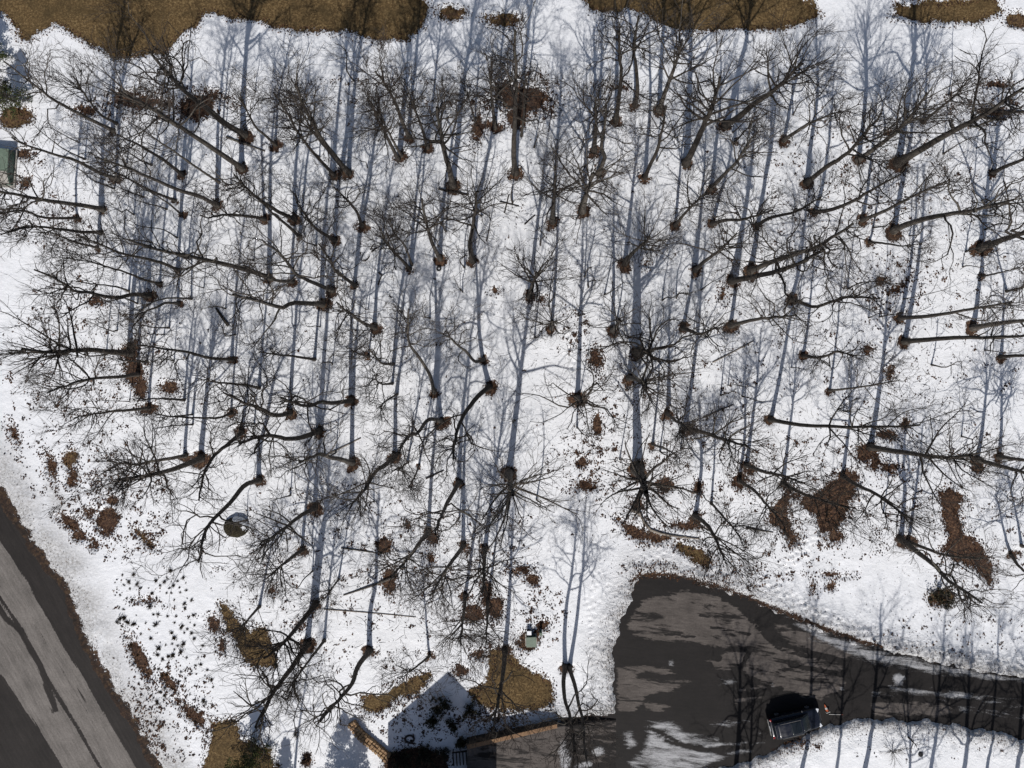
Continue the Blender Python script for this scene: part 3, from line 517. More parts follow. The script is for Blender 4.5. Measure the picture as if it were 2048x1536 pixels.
def c_snow(px, py):
    d = np.full(px.shape, -22.0)
    for p in SNOWP: d = np.maximum(d, np.minimum(poly_sd(px, py, p, 30) - 3, 5))
    for b in SNOWB: d = np.maximum(d, blob_sd(px, py, b, 30) * 2)
    for t in ([(1330,1480),(1400,1500),(1480,1492),(1560,1470)],[(1300,1455),(1370,1490),(1440,1505),(1530,1488)],[(1440,1482),(1520,1478),(1600,1462)]):
        d = np.minimum(d, -line_sd(px, py, t, 5.0, 30) * 4 + 4)
    return d
road_sheet("turning_circle", CIRCLE, 0.19, 0.0, M_CIRCLE, c_dry, c_snow, (0, 62, -42, -10))

# ------------------------------------------------------------------ leafless trees
rng = np.random.default_rng(11)

def tubes(P, R, k, tip=False):
    """P (N,S+1,3), R (N,S+1) -> verts, quads (and tip tris)"""
    N, s1, _ = P.shape
    d = P[:, -1] - P[:, 0]; d = d / (np.linalg.norm(d, axis=1, keepdims=True) + 1e-9)
    ref = np.where(abs(d[:, 2:3]) > 0.8, np.array([[1.0, 0, 0]]), np.array([[0, 0, 1.0]]))
    u = np.cross(d, ref); u /= np.linalg.norm(u, axis=1, keepdims=True) + 1e-9; v = np.cross(d, u)
    a = np.arange(k) * 2 * math.pi / k
    ring = np.cos(a)[None, :, None] * u[:, None, :] + np.sin(a)[None, :, None] * v[:, None, :]     # N,k,3
    if tip and s1 == 2:
        V = np.concatenate([P[:, 0, None, :] + ring * R[:, 0, None, None], P[:, 1, None, :]], 1)   # N,k+1,3
        b = np.arange(N)[:, None] * (k + 1); j = np.arange(k)[None, :]
        Fc = np.stack([b + j, b + (j + 1) % k, b + k + 0 * j], -1).reshape(-1, 3)
        return V.reshape(-1, 3), Fc
    V = P[:, :, None, :] + ring[:, None, :, :] * R[:, :, None, None]
    b = (np.arange(N) * s1 * k)[:, None, None] + (np.arange(s1 - 1) * k)[None, :, None]; j = np.arange(k)[None, None, :]; j2 = (j + 1) % k
    Fq = np.stack([b + j, b + j2, b + k + j2, b + k + j], -1).reshape(-1, 4)
    return V.reshape(-1, 3), Fq

def unit(a): return a / (np.linalg.norm(a, axis=-1, keepdims=True) + 1e-9)

def grow(r, P0, D, L, segs, wig, up):
    """random-walk branches: start P0 (N,3), direction D, length L (N) -> points (N,segs+1,3)"""
    N = len(P0); pts = [P0]; d = unit(D); st = (L / segs)[:, None]
    for i in range(segs):
        pts.append(pts[-1] + d * st)
        d = unit(d + r.normal(0, wig, (N, 3)) + np.array([0, 0, up]))
    return np.stack(pts, 1)

def spawn(r, P, R, n, t0, t1, a0, a1, tipbias=1.0):
    """n children per parent polyline; returns start, dir, parent radius, parent index, t"""
    N, s1, _ = P.shape
    t = t0 + (t1 - t0) * r.random((N, n)) ** tipbias
    f = t * (s1 - 1); i = np.minimum(f.astype(int), s1 - 2); fr = (f - i)[..., None]; ar = np.arange(N)[:, None]
    p = P[ar, i] * (1 - fr) + P[ar, i + 1] * fr; tan = unit(P[ar, i + 1] - P[ar, i])
    rad = R[ar, i] * (1 - fr[..., 0]) + R[ar, i + 1] * fr[..., 0]
    q = unit(np.cross(tan, r.normal(0, 1, tan.shape))); an = r.uniform(a0, a1, (N, n))[..., None]
    d = tan * np.cos(an) + q * np.sin(an)
    return p.reshape(-1, 3), d.reshape(-1, 3), rad.ravel(), np.repeat(np.arange(N), n), t.ravel()

def catmull(P, n):
    P = np.asarray(P, float); k = len(P); out = []
    Q = np.vstack([2 * P[0] - P[1], P, 2 * P[-1] - P[-2]])
    seg = np.linalg.norm(np.diff(P, axis=0), axis=1); cum = np.concatenate([[0], np.cumsum(seg)])
    for s in np.linspace(0, cum[-1], n):
        i = min(np.searchsorted(cum, s, side='right') - 1, k - 2); t = (s - cum[i]) / (seg[i] + 1e-9)
        p0, p1, p2, p3 = Q[i], Q[i + 1], Q[i + 2], Q[i + 3]
        out.append(0.5 * ((2 * p1) + (-p0 + p2) * t + (2 * p0 - 5 * p1 + 4 * p2 - p3) * t * t + (-p0 + 3 * p1 - 3 * p2 + p3) * t ** 3))
    return np.array(out)

def trunk_path(bx, by, way, hdef, wsmall=False):
    """photo px path -> 3D: height at each waypoint is the one that keeps the trunk closest over its foot"""
    B = np.array([bx - 1024.0, 768.0 - by]); rb = np.linalg.norm(B)
    base = B / S; n = len(way); pts = [np.array([base[0], base[1], 0.0])]
    L = [0.0]; last = np.array([bx, by], float)
    for q in way: L.append(L[-1] + np.linalg.norm(np.array(q) - last)); last = np.array(q, float)
    hs = []
    for i, q in enumerate(way):
        Pq = np.array([q[0] - 1024.0, 768.0 - q[1]]); t = float(Pq @ B) / float(Pq @ Pq + 1e-6)
        hs.append(H * (1 - t))
    htip = hs[-1]
    if rb < 330: htip = hdef if rb < 200 else 0.5 * hdef + 0.5 * np.clip(htip, 9, 20)
    htip = float(np.clip(htip, 4.0 if wsmall else 9.0, 21.0))
    prev = 0.0
    for i, q in enumerate(way):
        hp = htip * L[i + 1] / L[-1]
        h = hp if rb < 330 else 0.5 * hp + 0.5 * np.clip(hs[i], 0, htip)
        h = max(h, prev + 0.25 * (htip - prev) / (n - i)); h = min(h, htip); prev = h
        k = (H - h) / F; p = np.array([(q[0] - 1024.0) * k, (768.0 - q[1]) * k, h])
        off = p[:2] - base; m = np.linalg.norm(off); lim = 0.42 * h + 0.3
        if m > lim: p[:2] = base + off * lim / m
        pts.append(p)
    return np.array(pts)

PLACES = [((700,1172),75,"beside the long tapered log"),((905,385),70,"beside the straight dark log"),((1465,705),75,"beside the thin leaning pole"),((495,290),60,"beside the broken stick"),((1985,228),95,"beside the paired dark logs"),((755,530),60,"beside the short scattered sticks"),((1880,1195),110,"beside the low juniper"),((880,540),55,"beside the discarded tyre"),((955,255),70,"beside the hooked leaf patch"),((1050,205),75,"beside the wide leaf patch"),((960,1220),70,"amid the rusty leaf patches"),((265,740),70,"beside the tall leaf patch"),((1680,1010),85,"beside the trampled leaf patch"),((395,215),85,"beside the round leaf patch"),((1930,1080),110,"beside the long leaf patch"),((495,1290),120,"near the narrow turf strip"),
          ((20,335),115,"beside the green utility cabinet"),((475,1053),95,"beside the mossy round boulder"),((1063,1285),95,"beside the small green transformer box"),
          ((1330,1055),110,"beside the pale fallen log"),((1015,408),85,"beside the crossed fallen sticks"),((740,1480),190,"near the curved stone wall"),((440,635),90,"beside the short dark log")]
def place_of(bx, by):
    best = None
    for (c, rad, ph) in PLACES:
        d = math.hypot(bx - c[0], by - c[1])
        if d < rad and (best is None or d < best[0]): best = (d, ph)
    if best: return best[1]
    one = np.array([[float(bx)]]), np.array([[float(by)]])
    if poly_sd(*one, CIRCLE, 150)[0, 0] > -140: return "beside the turning circle"
    if poly_sd(*one, MROAD, 230)[0, 0] > -220: return "above the ploughed road verge"
    if by < 300: return "along the brown lawn's edge"
    if by < 520: return "in the wood behind the lawn"
    if by < 800: return "deep in the wood"
    return "among leaf strewn snow"

NT_COUNT = [0]
def make_tree(bx, by, wpx, way, kind, off=False):
    NT_COUNT[0] += 1
    r = np.random.default_rng(1000 + NT_COUNT[0] * 7)
    small = wpx <= 3
    hdef = 5.5 + r.random() * 4 if small else 13.5 + min(wpx, 14) * 0.3 + r.uniform(-1, 1.5)
    P = trunk_path(bx, by, way, hdef, small)
    base = P[0].copy(); P = P - base; zb = gz(base[0], base[1])
    r0 = 0.5 * wpx / S * 0.88 + 0.015
    n = 16 if not small else 8
    C = catmull(P, n); C[:, :2] += r.normal(0, 0.035, (n, 2)) * np.linspace(0, 1, n)[:, None]
    Ht = C[-1, 2]; t = np.linspace(0, 1, n)
    R = r0 * (1 - 0.70 * t) ; R = R + r0 * 0.55 * np.exp(-C[:, 2] / (0.9 * r0 + 0.12)); R = np.maximum(R, 0.02)
    C[0, 2] -= 0.25
    size = "spindly" if wpx <= 3 else "slender" if wpx <= 6 else "middling" if wpx <= 9 else "stout" if wpx <= 12 else "massive"
    ch = np.linalg.norm(P[-1]); ln = np.sum(np.linalg.norm(np.diff(P, axis=0), axis=1))
    lean = math.hypot(P[-1, 0], P[-1, 1]) / max(P[-1, 2], 1)
    form = "crooked" if ln / ch > 1.022 and kind == 'o' else "leaning" if lean > 0.2 else "straight"
    tone = float(np.random.default_rng(NT_COUNT[0]).beta(1.2, 1.5)); cc = (tone, tone, tone, 1); brk = 'dark-barked' if tone < .33 else 'grey-barked' if tone > .58 else 'brown-barked'
    crown = {'o': 'spreading', 'd': 'dense', 's': 'sparse'}[kind]
    if small: lab = f"spindly bare sapling standing in snow {place_of(bx, by)}"
    elif off: lab = f"{size} bare tree standing on the snow south of the turning circle"
    else:
        tall = "short" if P[-1, 2] < 11.5 else "tall" if P[-1, 2] > 16.5 else "mid-height"
        lab = f"{size} {tall} {brk} bare tree, {form} trunk, {crown} crown, {place_of(bx, by)}"
    root = empty("bare_tree" if not small else "sapling", (base[0], base[1], zb))
    tag(root, lab, "sapling" if small else "tree", "leafless saplings in the snow" if small else "leafless trees of the snowy wood")
    V, Fq = tubes(C[None], R[None], 9 if not small else 5); link("trunk", np_mesh("trunk", V, [Fq]), M_BARK, root).color = cc
    # limbs
    crooked = {'o': 0.37, 'd': 0.11, 's': 0.22}[kind]
    cr = (2.1 + 0.25 * min(wpx, 15)) * {'o': 1.12, 'd': 1.0, 's': 0.6}[kind]
    n1 = int({'o': 6, 'd': 10, 's': 5}[kind] + min(wpx, 14) * 0.32)
    if small: n1 = 9
    t1 = np.sort(r.uniform(0.46 if kind != 's' else 0.55, 0.98, n1)); f = t1 * (n - 1); i = f.astype(int); fr = (f - i)[:, None]
    S0 = C[i] * (1 - fr) + C[np.minimum(i + 1, n - 1)] * fr; tr = R[i] * (1 - fr[:, 0]) + R[np.minimum(i + 1, n - 1)] * fr[:, 0]
    az = r.random() * 6.28 + np.arange(n1) * 2.4 + r.normal(0, 0.5, n1); el = r.uniform(0.35, 0.85, n1) + (t1 - 0.5) * 0.5
    if kind == 'd': el = el + 0.12
    D = np.stack([np.cos(az) * np.cos(el), np.sin(az) * np.cos(el), np.sin(el)], -1)
    L1 = cr * r.uniform(0.7, 1.25, n1) * (1.25 - 0.55 * t1) * (0.6 if small else 1.0)
    seg1 = 7 if not small else 3
    P1 = grow(r, S0, D, L1, seg1, crooked, 0.07); R1 = np.maximum(np.minimum(tr * 0.58, 0.018 + (0.034 if kind == 'o' else 0.027) * L1), 0.016)[:, None] * np.linspace(1, 0.25, seg1 + 1)[None]
    R1 = np.maximum(R1, 0.013)
    if small:
        p2, d2, r2, _, _ = spawn(r, P1, R1, 3, 0.2, 0.95, 0.4, 0.9); P2 = grow(r, p2, d2, r.uniform(0.4, 1.1, len(p2)), 1, 0.1, 0.03)
        Va, Fa = tubes(P1, R1, 3); Vb, Fb = tubes(P2, np.full((len(p2), 2), 0.011), 3, True)
        link("crown", np_mesh("crown", np.vstack([Va, Vb]), [Fa, Fb + len(Va)]), M_TWIG, root).color = cc; return root
    for q in range(n1):
        V, Fq = tubes(P1[q:q + 1], R1[q:q + 1], 5); link("limb", np_mesh("limb", V, [Fq]), M_BARK, root).color = cc
    # second order branches from limbs and the leader
    n2 = {'o': 6, 'd': 7, 's': 3}[kind]
    pa, da, ra, ia, ta = spawn(r, P1, R1, n2, 0.18, 1.0, 0.35, 1.0, 0.8)
    La = L1[ia] * r.uniform(0.3, 0.62, len(ia)) * (1.15 - 0.5 * ta)
    top = C[n // 2:][None]; rt = R[n // 2:][None]
    pb, db, rb_, ib, tb = spawn(r, top, rt, int(n2 * 1.6) + 2, 0.15, 1.0, 0.45, 1.05)
    Lb = cr * r.uniform(0.35, 0.7, len(ib)) * (1.1 - 0.5 * tb)
    p2, d2, r2, L2 = np.vstack([pa, pb]), np.vstack([da, db]), np.concatenate([ra, rb_]), np.concatenate([La, Lb])
    L2 = np.maximum(L2, 0.45)
    P2 = grow(r, p2, d2, L2, 4, crooked, 0.06); R2 = np.maximum(np.minimum(r2 * 0.66, 0.010 + 0.015 * L2), 0.0135)[:, None] * np.linspace(1, 0.6, 5)[None]
    n3 = {'o': 4, 'd': 4, 's': 2}[kind]
    p3, d3, r3, i3, t3 = spawn(r, P2, R2, n3, 0.2, 1.0, 0.35, 0.95, 0.85)
    L3 = np.maximum(L2[i3] * r.uniform(0.35, 0.65, len(i3)), 0.3)
    P3 = grow(r, p3, d3, L3, 2, crooked * 0.9, 0.06); R3 = np.linspace(0.0115, 0.008, 3)[None].repeat(len(p3), 0)
    n4 = {'o': 2, 'd': 2, 's': 1}[kind]
    p4, d4, r4, i4, t4 = spawn(r, P3, R3, n4, 0.25, 1.0, 0.3, 0.9, 0.8)
    P4 = grow(r, p4, d4, r.uniform(0.3, 0.8, len(p4)), 1, 0.1, 0.0)
    Vs, Fq4, off_ = [], [], 0
    for (Pp, Rr) in ((P2, R2), (P3, R3)):
        V, Fx = tubes(Pp, Rr, 3); Vs.append(V); Fq4.append(Fx + off_); off_ += len(V)
    V, Ft = tubes(P4, np.full((len(p4), 2), 0.0075), 3, True); Vs.append(V)
    link("crown", np_mesh("crown", np.vstack(Vs), [np.vstack(Fq4), Ft + off_]), M_TWIG, root).color = cc
    return root

for t in T: make_tree(*t)
for (bx, by, wv) in T_OFF:
    d = np.array([bx - 1024.0, by - 768.0]); tip = (bx + d[0] * 0.36 + rng.normal(0, 12), by + d[1] * 0.36 + rng.normal(0, 12))
    make_tree(bx, by, wv, [(bx + d[0] * 0.15 + rng.normal(0, 5), by + d[1] * 0.15), tip], 'o', True)
# young saplings between the trees
bases = np.array([(t[0], t[1]) for t in T], float); cnt = 0; rs = random.Random(5)
while cnt < 115:
    x, y = rs.uniform(130, 2040), rs.uniform(160, 1160)
    if x < 130 + max(0, y - 700) * 0.85: continue
    if y > 1080 and 1080 < x < 1800: continue
    if np.min(np.hypot(bases[:, 0] - x, bases[:, 1] - y)) < 19: continue
    bases = np.vstack([bases, [x, y]]); k = rs.uniform(0.06, 0.15); j = 11
    make_tree(x, y, rs.choice([1.4, 1.8, 2.2, 2.6, 3.0]), [(x + (x - 1024) * k * f_ + rs.uniform(-j, j) * (.4 + f_), y + (y - 768) * k * f_ + rs.uniform(-j, j) * (.4 + f_)) for f_ in (.3, .65, 1.0)], 'o'); cnt += 1

# ------------------------------------------------------------------ fallen leaves on the snow (stuff)
def leaves():
    r = np.random.default_rng(77); cx, cy, cn, cs = [], [], [], []
    def scat(x, y, rx, ry, n, lo=2, hi=9, sp=0.16):
        a = r.random(n) * 6.28; q = np.sqrt(r.random(n))
        cx.append(x + rx * q * np.cos(a)); cy.append(y + ry * q * np.sin(a)); cn.append((lo + (hi * 2.2) * r.random(n) ** 4).astype(int)); cs.append(sp * r.uniform(0.5, 1.3, n))
    scat(1030, 620, 960, 480, 700, 1, 4, 0.10)
    scat(1740, 620, 330, 360, 620, 2, 8); scat(1780, 570, 70, 60, 110, 3, 10); scat(1640, 1000, 220, 130, 420, 2, 9); scat(1940, 1050, 120, 170, 160, 2, 8)
    scat(1330, 900, 190, 200, 380, 2, 9); scat(160, 700, 170, 150, 260, 2, 8); scat(150, 880, 140, 150, 260, 2, 9); scat(240, 1010, 110, 110, 260, 3, 11)
    scat(330, 1230, 120, 170, 70, 2, 6); scat(350, 1420, 90, 100, 220, 3, 10); scat(700, 1150, 280, 200, 460, 2, 8); scat(1000, 1180, 90, 170, 200, 2, 9); scat(1090, 1230, 45, 60, 70, 3, 9)
    scat(1150, 660, 28, 55, 60, 3, 8); scat(1195, 730, 16, 35, 40, 4, 10); scat(1170, 930, 80, 70, 120, 3, 9); scat(100, 440, 90, 60, 130, 2, 7); scat(330, 210, 150, 40, 240, 3, 10)
    scat(1050, 195, 90, 50, 200, 3, 10); scat(720, 165, 150, 6, 60, 2, 6); scat(800, 207, 200, 5, 90, 2, 6); scat(1300, 1145, 70, 25, 110, 2, 7); scat(1480, 1150, 110, 30, 170, 2, 6)
    scat(1900, 1270, 170, 45, 160, 1, 4, 0.1); scat(1590, 1490, 60, 14, 60, 2, 7); scat(840, 1440, 90, 50, 150, 3, 9); scat(980, 1440, 70, 22, 130, 3, 9); scat(280, 1440, 50, 90, 110, 2, 6)
    scat(1700, 330, 200, 120, 160, 2, 7); scat(1950, 220, 90, 40, 110, 3, 9); scat(60, 330, 40, 50, 40, 2, 7); scat(1850, 1490, 160, 40, 30, 1, 5)
    nd = 16000; dx, dy = r.uniform(60, 2060, nd), r.uniform(140, 1330, nd); kk = dx > 60 + np.maximum(0, dy - 620) * 0.75
    CX, CY, CN, CS = map(np.concatenate, (cx, cy, cn, cs))
    X = np.repeat(gx(CX), CN); Y = np.repeat(gy(CY), CN); sp = np.repeat(CS, CN); X = X + r.normal(0, 1, len(X)) * sp; Y = Y + r.normal(0, 1, len(X)) * sp
    # ragged rims of the bare patches
    B = FL[6]; m = (B > -10) & (B < 9) & (abs(GX) < 50) & (abs(GY) < 38) & (FL[4] < -8) & (FL[5] < -4) & (PY > -20)
    ii = np.flatnonzero(m.ravel()); ii = r.choice(ii, min(24000, len(ii)), replace=False)
    X = np.concatenate([X, GX.ravel()[ii] + r.uniform(-0.1, 0.1, len(ii))]); Y = np.concatenate([Y, GY.ravel()[ii] + r.uniform(-0.1, 0.1, len(ii))])
    mg = (((FL[5] > -42) & (FL[5] < -3)) | ((FL[4] > -80) & (FL[4] < -14))) & (abs(GX) < 50) & (abs(GY) < 38); gi = np.flatnonzero(mg.ravel()); wgt = np.exp(np.maximum(FL[5], FL[4]).ravel()[gi] / 14.0); gi = r.choice(gi, 11000, p=wgt / wgt.sum())
    dx = np.concatenate([dx[kk], PX.ravel()[gi] + r.normal(0, 2, len(gi))]); dy = np.concatenate([dy[kk], PY.ravel()[gi] + r.normal(0, 2, len(gi))]); kk = np.ones(len(dx), bool)
    n0 = len(X); X = np.concatenate([X, gx(dx[kk])]); Y = np.concatenate([Y, gy(dy[kk])]); isd = np.arange(len(X)) >= n0
    ix = np.clip(np.searchsorted(XS, X), 1, len(XS) - 1); iy = np.clip(np.searchsorted(YS, Y), 1, len(YS) - 1)
    px, py = 1024 + X * S, 768 - Y * S
    k = (poly_sd(px, py, CIRCLE, 20) < 3) & (poly_sd(px, py, MROAD, 20) < -3); X, Y, ix, iy = X[k], Y[k], ix[k], iy[k]
    Z = np.maximum(np.maximum(GZ[iy, ix], GZ[iy - 1, ix - 1]), 0.0) + 0.012; n = len(X)
    a = r.random(n) * 6.28; s = np.where(isd[k], 0.014 + 0.032 * r.random(n) ** 2, 0.028 + 0.065 * r.random(n) ** 1.8); c, sn = np.cos(a), np.sin(a); tz = r.uniform(0.0, 0.05, n)
    # long lobed leaf: 6 points folded on the mid rib
    out = np.array([(-1.2, 0), (-0.45, 0.55), (0.5, 0.7), (1.2, 0), (0.5, -0.6), (-0.45, -0.7)]); zz = np.array([0, 1, .7, 0.2, .8, 1])
    V = np.zeros((n, 6, 3))
    for j in range(6):
        lx, ly = out[j] * 1.0; V[:, j, 0] = X + s * (lx * c - ly * sn); V[:, j, 1] = Y + s * (lx * sn + ly * c); V[:, j, 2] = Z + tz * zz[j] + r.uniform(0, .008, n)
    b = np.arange(n)[:, None] * 6
    Fq = np.concatenate([b + np.array([[0, 3, 2, 1]]), b + np.array([[0, 5, 4, 3]])])
    tag(link("fallen_leaves", np_mesh("fallen_leaves", V.reshape(-1, 3), [Fq]), M_LEAF, None, False), "scattered brown oak leaves lying on the snow", "leaves", None, "stuff")
leaves()
def twig_litter():
    r = np.random.default_rng(88); n = 7500; px, py = r.uniform(70, 2060, n), r.uniform(150, 1340, n)
    k = (px > 90 + np.maximum(0, py - 620) * 0.7) & (poly_sd(px, py, CIRCLE, 60) < -40) & ~((py > 1090) & (px > 1090)); px, py = px[k], py[k]; n = len(px)
    x, y = gx(px), gy(py); a = r.random(n) * 6.28; L = r.uniform(0.25, 1.1, n); D = np.stack([np.cos(a), np.sin(a), np.zeros(n)], -1)
    P = grow(r, np.stack([x, y, np.zeros(n)], -1), D, L, 2, 0.25, 0.0)
    ix = np.clip(np.searchsorted(XS, P[..., 0]), 1, len(XS) - 1); iy = np.clip(np.searchsorted(YS, P[..., 1]), 1, len(YS) - 1); P[..., 2] = GZ[iy, ix] + 0.02
    V, Fq = tubes(P, np.stack([np.full(n, .011), np.full(n, .009), np.full(n, .004)], 1) * r.uniform(.7, 1.5, (n, 1)), 3)
    tag(link("fallen_twigs", np_mesh("fallen_twigs", V, [Fq]), M_TWIG), "thin dead twigs littering the snow under the trees", "twigs", None, "stuff").color = (.3, .3, .3, 1)
twig_litter()


# ------------------------------------------------------------------ fallen logs and sticks
def fallen(name, lab, pts, w0, w1, cat="log", mat=None, stubs=0, seed=1, group=None):
    r = np.random.default_rng(seed)
    P = [np.array([gx(x), gy(y), 0.0]) for x, y in pts]
    b = P[0].copy(); zb = gz(b[0], b[1])
    C = catmull(np.array(P) if len(P) > 2 else np.array([P[0], (P[0] + P[1]) / 2 + np.append(r.normal(0, 0.05, 2), 0), P[1]]), 9)
    R = np.linspace(w0, w1, 9) / S / 2
    for i in range(9): C[i, 2] = max(gz(C[i, 0], C[i, 1]), gz(C[i, 0] + .2, C[i, 1] - .2)) + R[i] * 0.7
    C = C - np.array([b[0], b[1], zb])
    o = empty(name, (b[0], b[1], zb)); tag(o, lab, cat, group)
    R[0] *= 0.9
    Cc = np.vstack([C[:1], C, C[-1:]]); Rc = np.concatenate([[0.004], R, [0.004]])
    V, Fq = tubes(Cc[None], Rc[None], 7); link("stem", np_mesh("stem", V, [Fq]), mat or M_BARK, o)
    for k in range(stubs):
        i = int(r.integers(2, 8)); d = unit(np.array([r.normal(), r.normal(), 0.35])); L = r.uniform(0.3, 0.9)
        Pp = grow(r, C[i][None], d[None], np.array([L]), 3, 0.2, 0.0); V, Fq = tubes(Pp, np.linspace(R[i] * 0.5, 0.012, 4)[None], 4)
        link("branch_stub", np_mesh("branch_stub", V, [Fq]), mat or M_BARK, o)
    return o
def bark_variant(name, c0, c1):
    m = NT(name); n = m.noise(m.obj(), 5, 5, 0.7); m.set(m.ramp(n, [(0.3, c0), (0.7, c1)]), 0.9, spec=0.15); m.bump(n, 0.03, 0.5); return m.m
M_PALE = bark_variant("pale_dead_wood", (0.13, 0.11, 0.09), (0.33, 0.29, 0.25)); M_WET = bark_variant("wet_dark_wood", (0.012, 0.010, 0.009), (0.05, 0.042, 0.036))
fallen("fallen_log", "straight dark log lying on clean snow", [(877,379),(938,391)], 4.5, 3.5, mat=M_WET, stubs=1, seed=2)
fallen("fallen_stick", "thin dark stick crossing a shorter stick on clean snow", [(1009,427),(1013,410),(1018,390)], 3.2, 2.2, "stick", M_WET, 0, 3)
fallen("fallen_stick", "short dark stick lying under the longer crossed stick", [(1000,404),(1038,413)], 3.0, 2.0, "stick", M_WET, 0, 4)
for i, (a, b) in enumerate([((742,501),(749,489)),((744,505),(760,494)),((757,571),(764,553)),((758,545),(768,551)),((730,523),(740,513)),((780,590),(785,596)),((790,533),(793,541))]):
    fallen("fallen_stick", "short broken stick lying among the scattered stick pile", [a, b], 3.0, 2.2, "stick", M_WET, 0, 10 + i, "short sticks scattered on the snow")
fallen("fallen_log", "short thick dark log lying diagonally on snow", [(434,616),(446,634),(459,652)], 4.0, 6.5, mat=M_WET, stubs=1, seed=21)
fallen("fallen_stick", "long broken stick lying beside two leaning trees", [(455,276),(490,289),(532,304)], 5.0, 2.5, "stick", None, 1, 22)
fallen("fallen_stick", "slim bent stick lying beside a leaf patch", [(683,1095),(720,1100),(765,1107)], 3.2, 2.4, "stick", None, 1, 23)
fallen("fallen_pole", "very long thin pole lying straight across the snow", [(649,1217),(740,1224),(832,1233)], 2.6, 1.6, "stick", M_PALE, 0, 24)
fallen("fallen_log", "long tapered dark log lying above the long thin pole", [(790,1153),(745,1170),(688,1189)], 6.0, 2.5, mat=None, stubs=3, seed=25)
fallen("fallen_log", "pale crooked fallen log with dark root end at leaf bank", [(1262,1018),(1280,1028),(1296,1056),(1335,1069),(1398,1077)], 7.5, 3.2, mat=M_PALE, stubs=4, seed=26)
fallen("fallen_stick", "thin pole lying slanted on snow deep in the wood", [(1424,725),(1465,704),(1506,682)], 3.0, 2.2, "stick", M_PALE, 0, 27)
fallen("fallen_stick", "forked grey stick lying between two bushy crowns", [(1406,835),(1430,824),(1466,809)], 3.2, 2.0, "stick", None, 2, 28)
fallen("fallen_stick", "slim dark stick near the base of a bushy straight tree", [(1049,450),(1070,431)], 3.2, 2.2, "stick", M_WET, 0, 29)
fallen("fallen_stick", "dark stick with splintered end lying on open snow", [(852,957),(888,940)], 3.4, 2.4, "stick", M_WET, 1, 30)
fallen("fallen_pole", "straight grey pole lying beneath a spreading crown", [(652,910),(690,892),(722,876)], 3.6, 2.6, "stick", M_PALE, 0, 31)
for i, (a, b) in enumerate([((1960,222),(2052,226)),((1964,238),(2008,242))]):
    fallen("fallen_log", "dark rotting log of a pair lying near the lawn", [a, b], 6.5, 4.5, "log", M_WET, 1, 40 + i, "paired dark logs")
fallen("fallen_stick", "reddish stick lying at the edge of trampled leaves", [(1490,1054),(1545,1064)], 3.6, 2.2, "stick", None, 1, 45)

# ------------------------------------------------------------------ grass tufts on the bank above the ploughed verge
def tuft_mesh(seed):
    r = np.random.default_rng(seed); n = 46
    a = r.normal(1.2, 1.3, n); el = r.uniform(0.15, 1.4, n); L = r.uniform(0.08, 0.30, n)
    d = np.stack([np.cos(a) * np.cos(el), np.sin(a) * np.cos(el), np.sin(el)], -1)
    P = grow(r, np.stack([r.normal(0, .08, n), r.normal(0, .06, n), np.zeros(n)], -1), d, L, 2, 0.12, -0.25)
    V, Fq = tubes(P, np.stack([np.full(n, 0.020), np.full(n, 0.014), np.full(n, 0.004)], 1), 3)
    return np_mesh("grass_tuft", V, [Fq])
M_TUFT = bark_variant("dead_grass", (0.016, 0.012, 0.008), (0.07, 0.048, 0.025))
tm = [tuft_mesh(s) for s in range(9)]
for me in tm: me.materials.append(M_TUFT)
rt = random.Random(9); pts = []
while len(pts) < 125:
    x, y = rt.uniform(228, 430), rt.uniform(1135, 1420)
    if x < 232 + max(0, (y - 1250)) * 0.55 or x > 380 + (y - 1135) * 0.25 - 5: continue
    if any((x - a) ** 2 + (y - b) ** 2 < 70 for a, b in pts): continue
    pts.append((x, y))
for x, y in pts:
    o = bpy.data.objects.new("grass_tuft", rt.choice(tm)); COL.objects.link(o); wx, wy = gx(x), gy(y)
    o.location = (wx, wy, gz(wx, wy) - 0.01); o.rotation_euler = (0, 0, rt.random() * 6.28); sc = rt.choice([0.4, 0.6, 0.7, 0.9, 1.0, 1.3]); o.scale = (sc, sc, sc)
    tag(o, "dark dead grass tuft poking through the snowy bank above the road", "grass tuft", "grass tufts on the snowy bank")

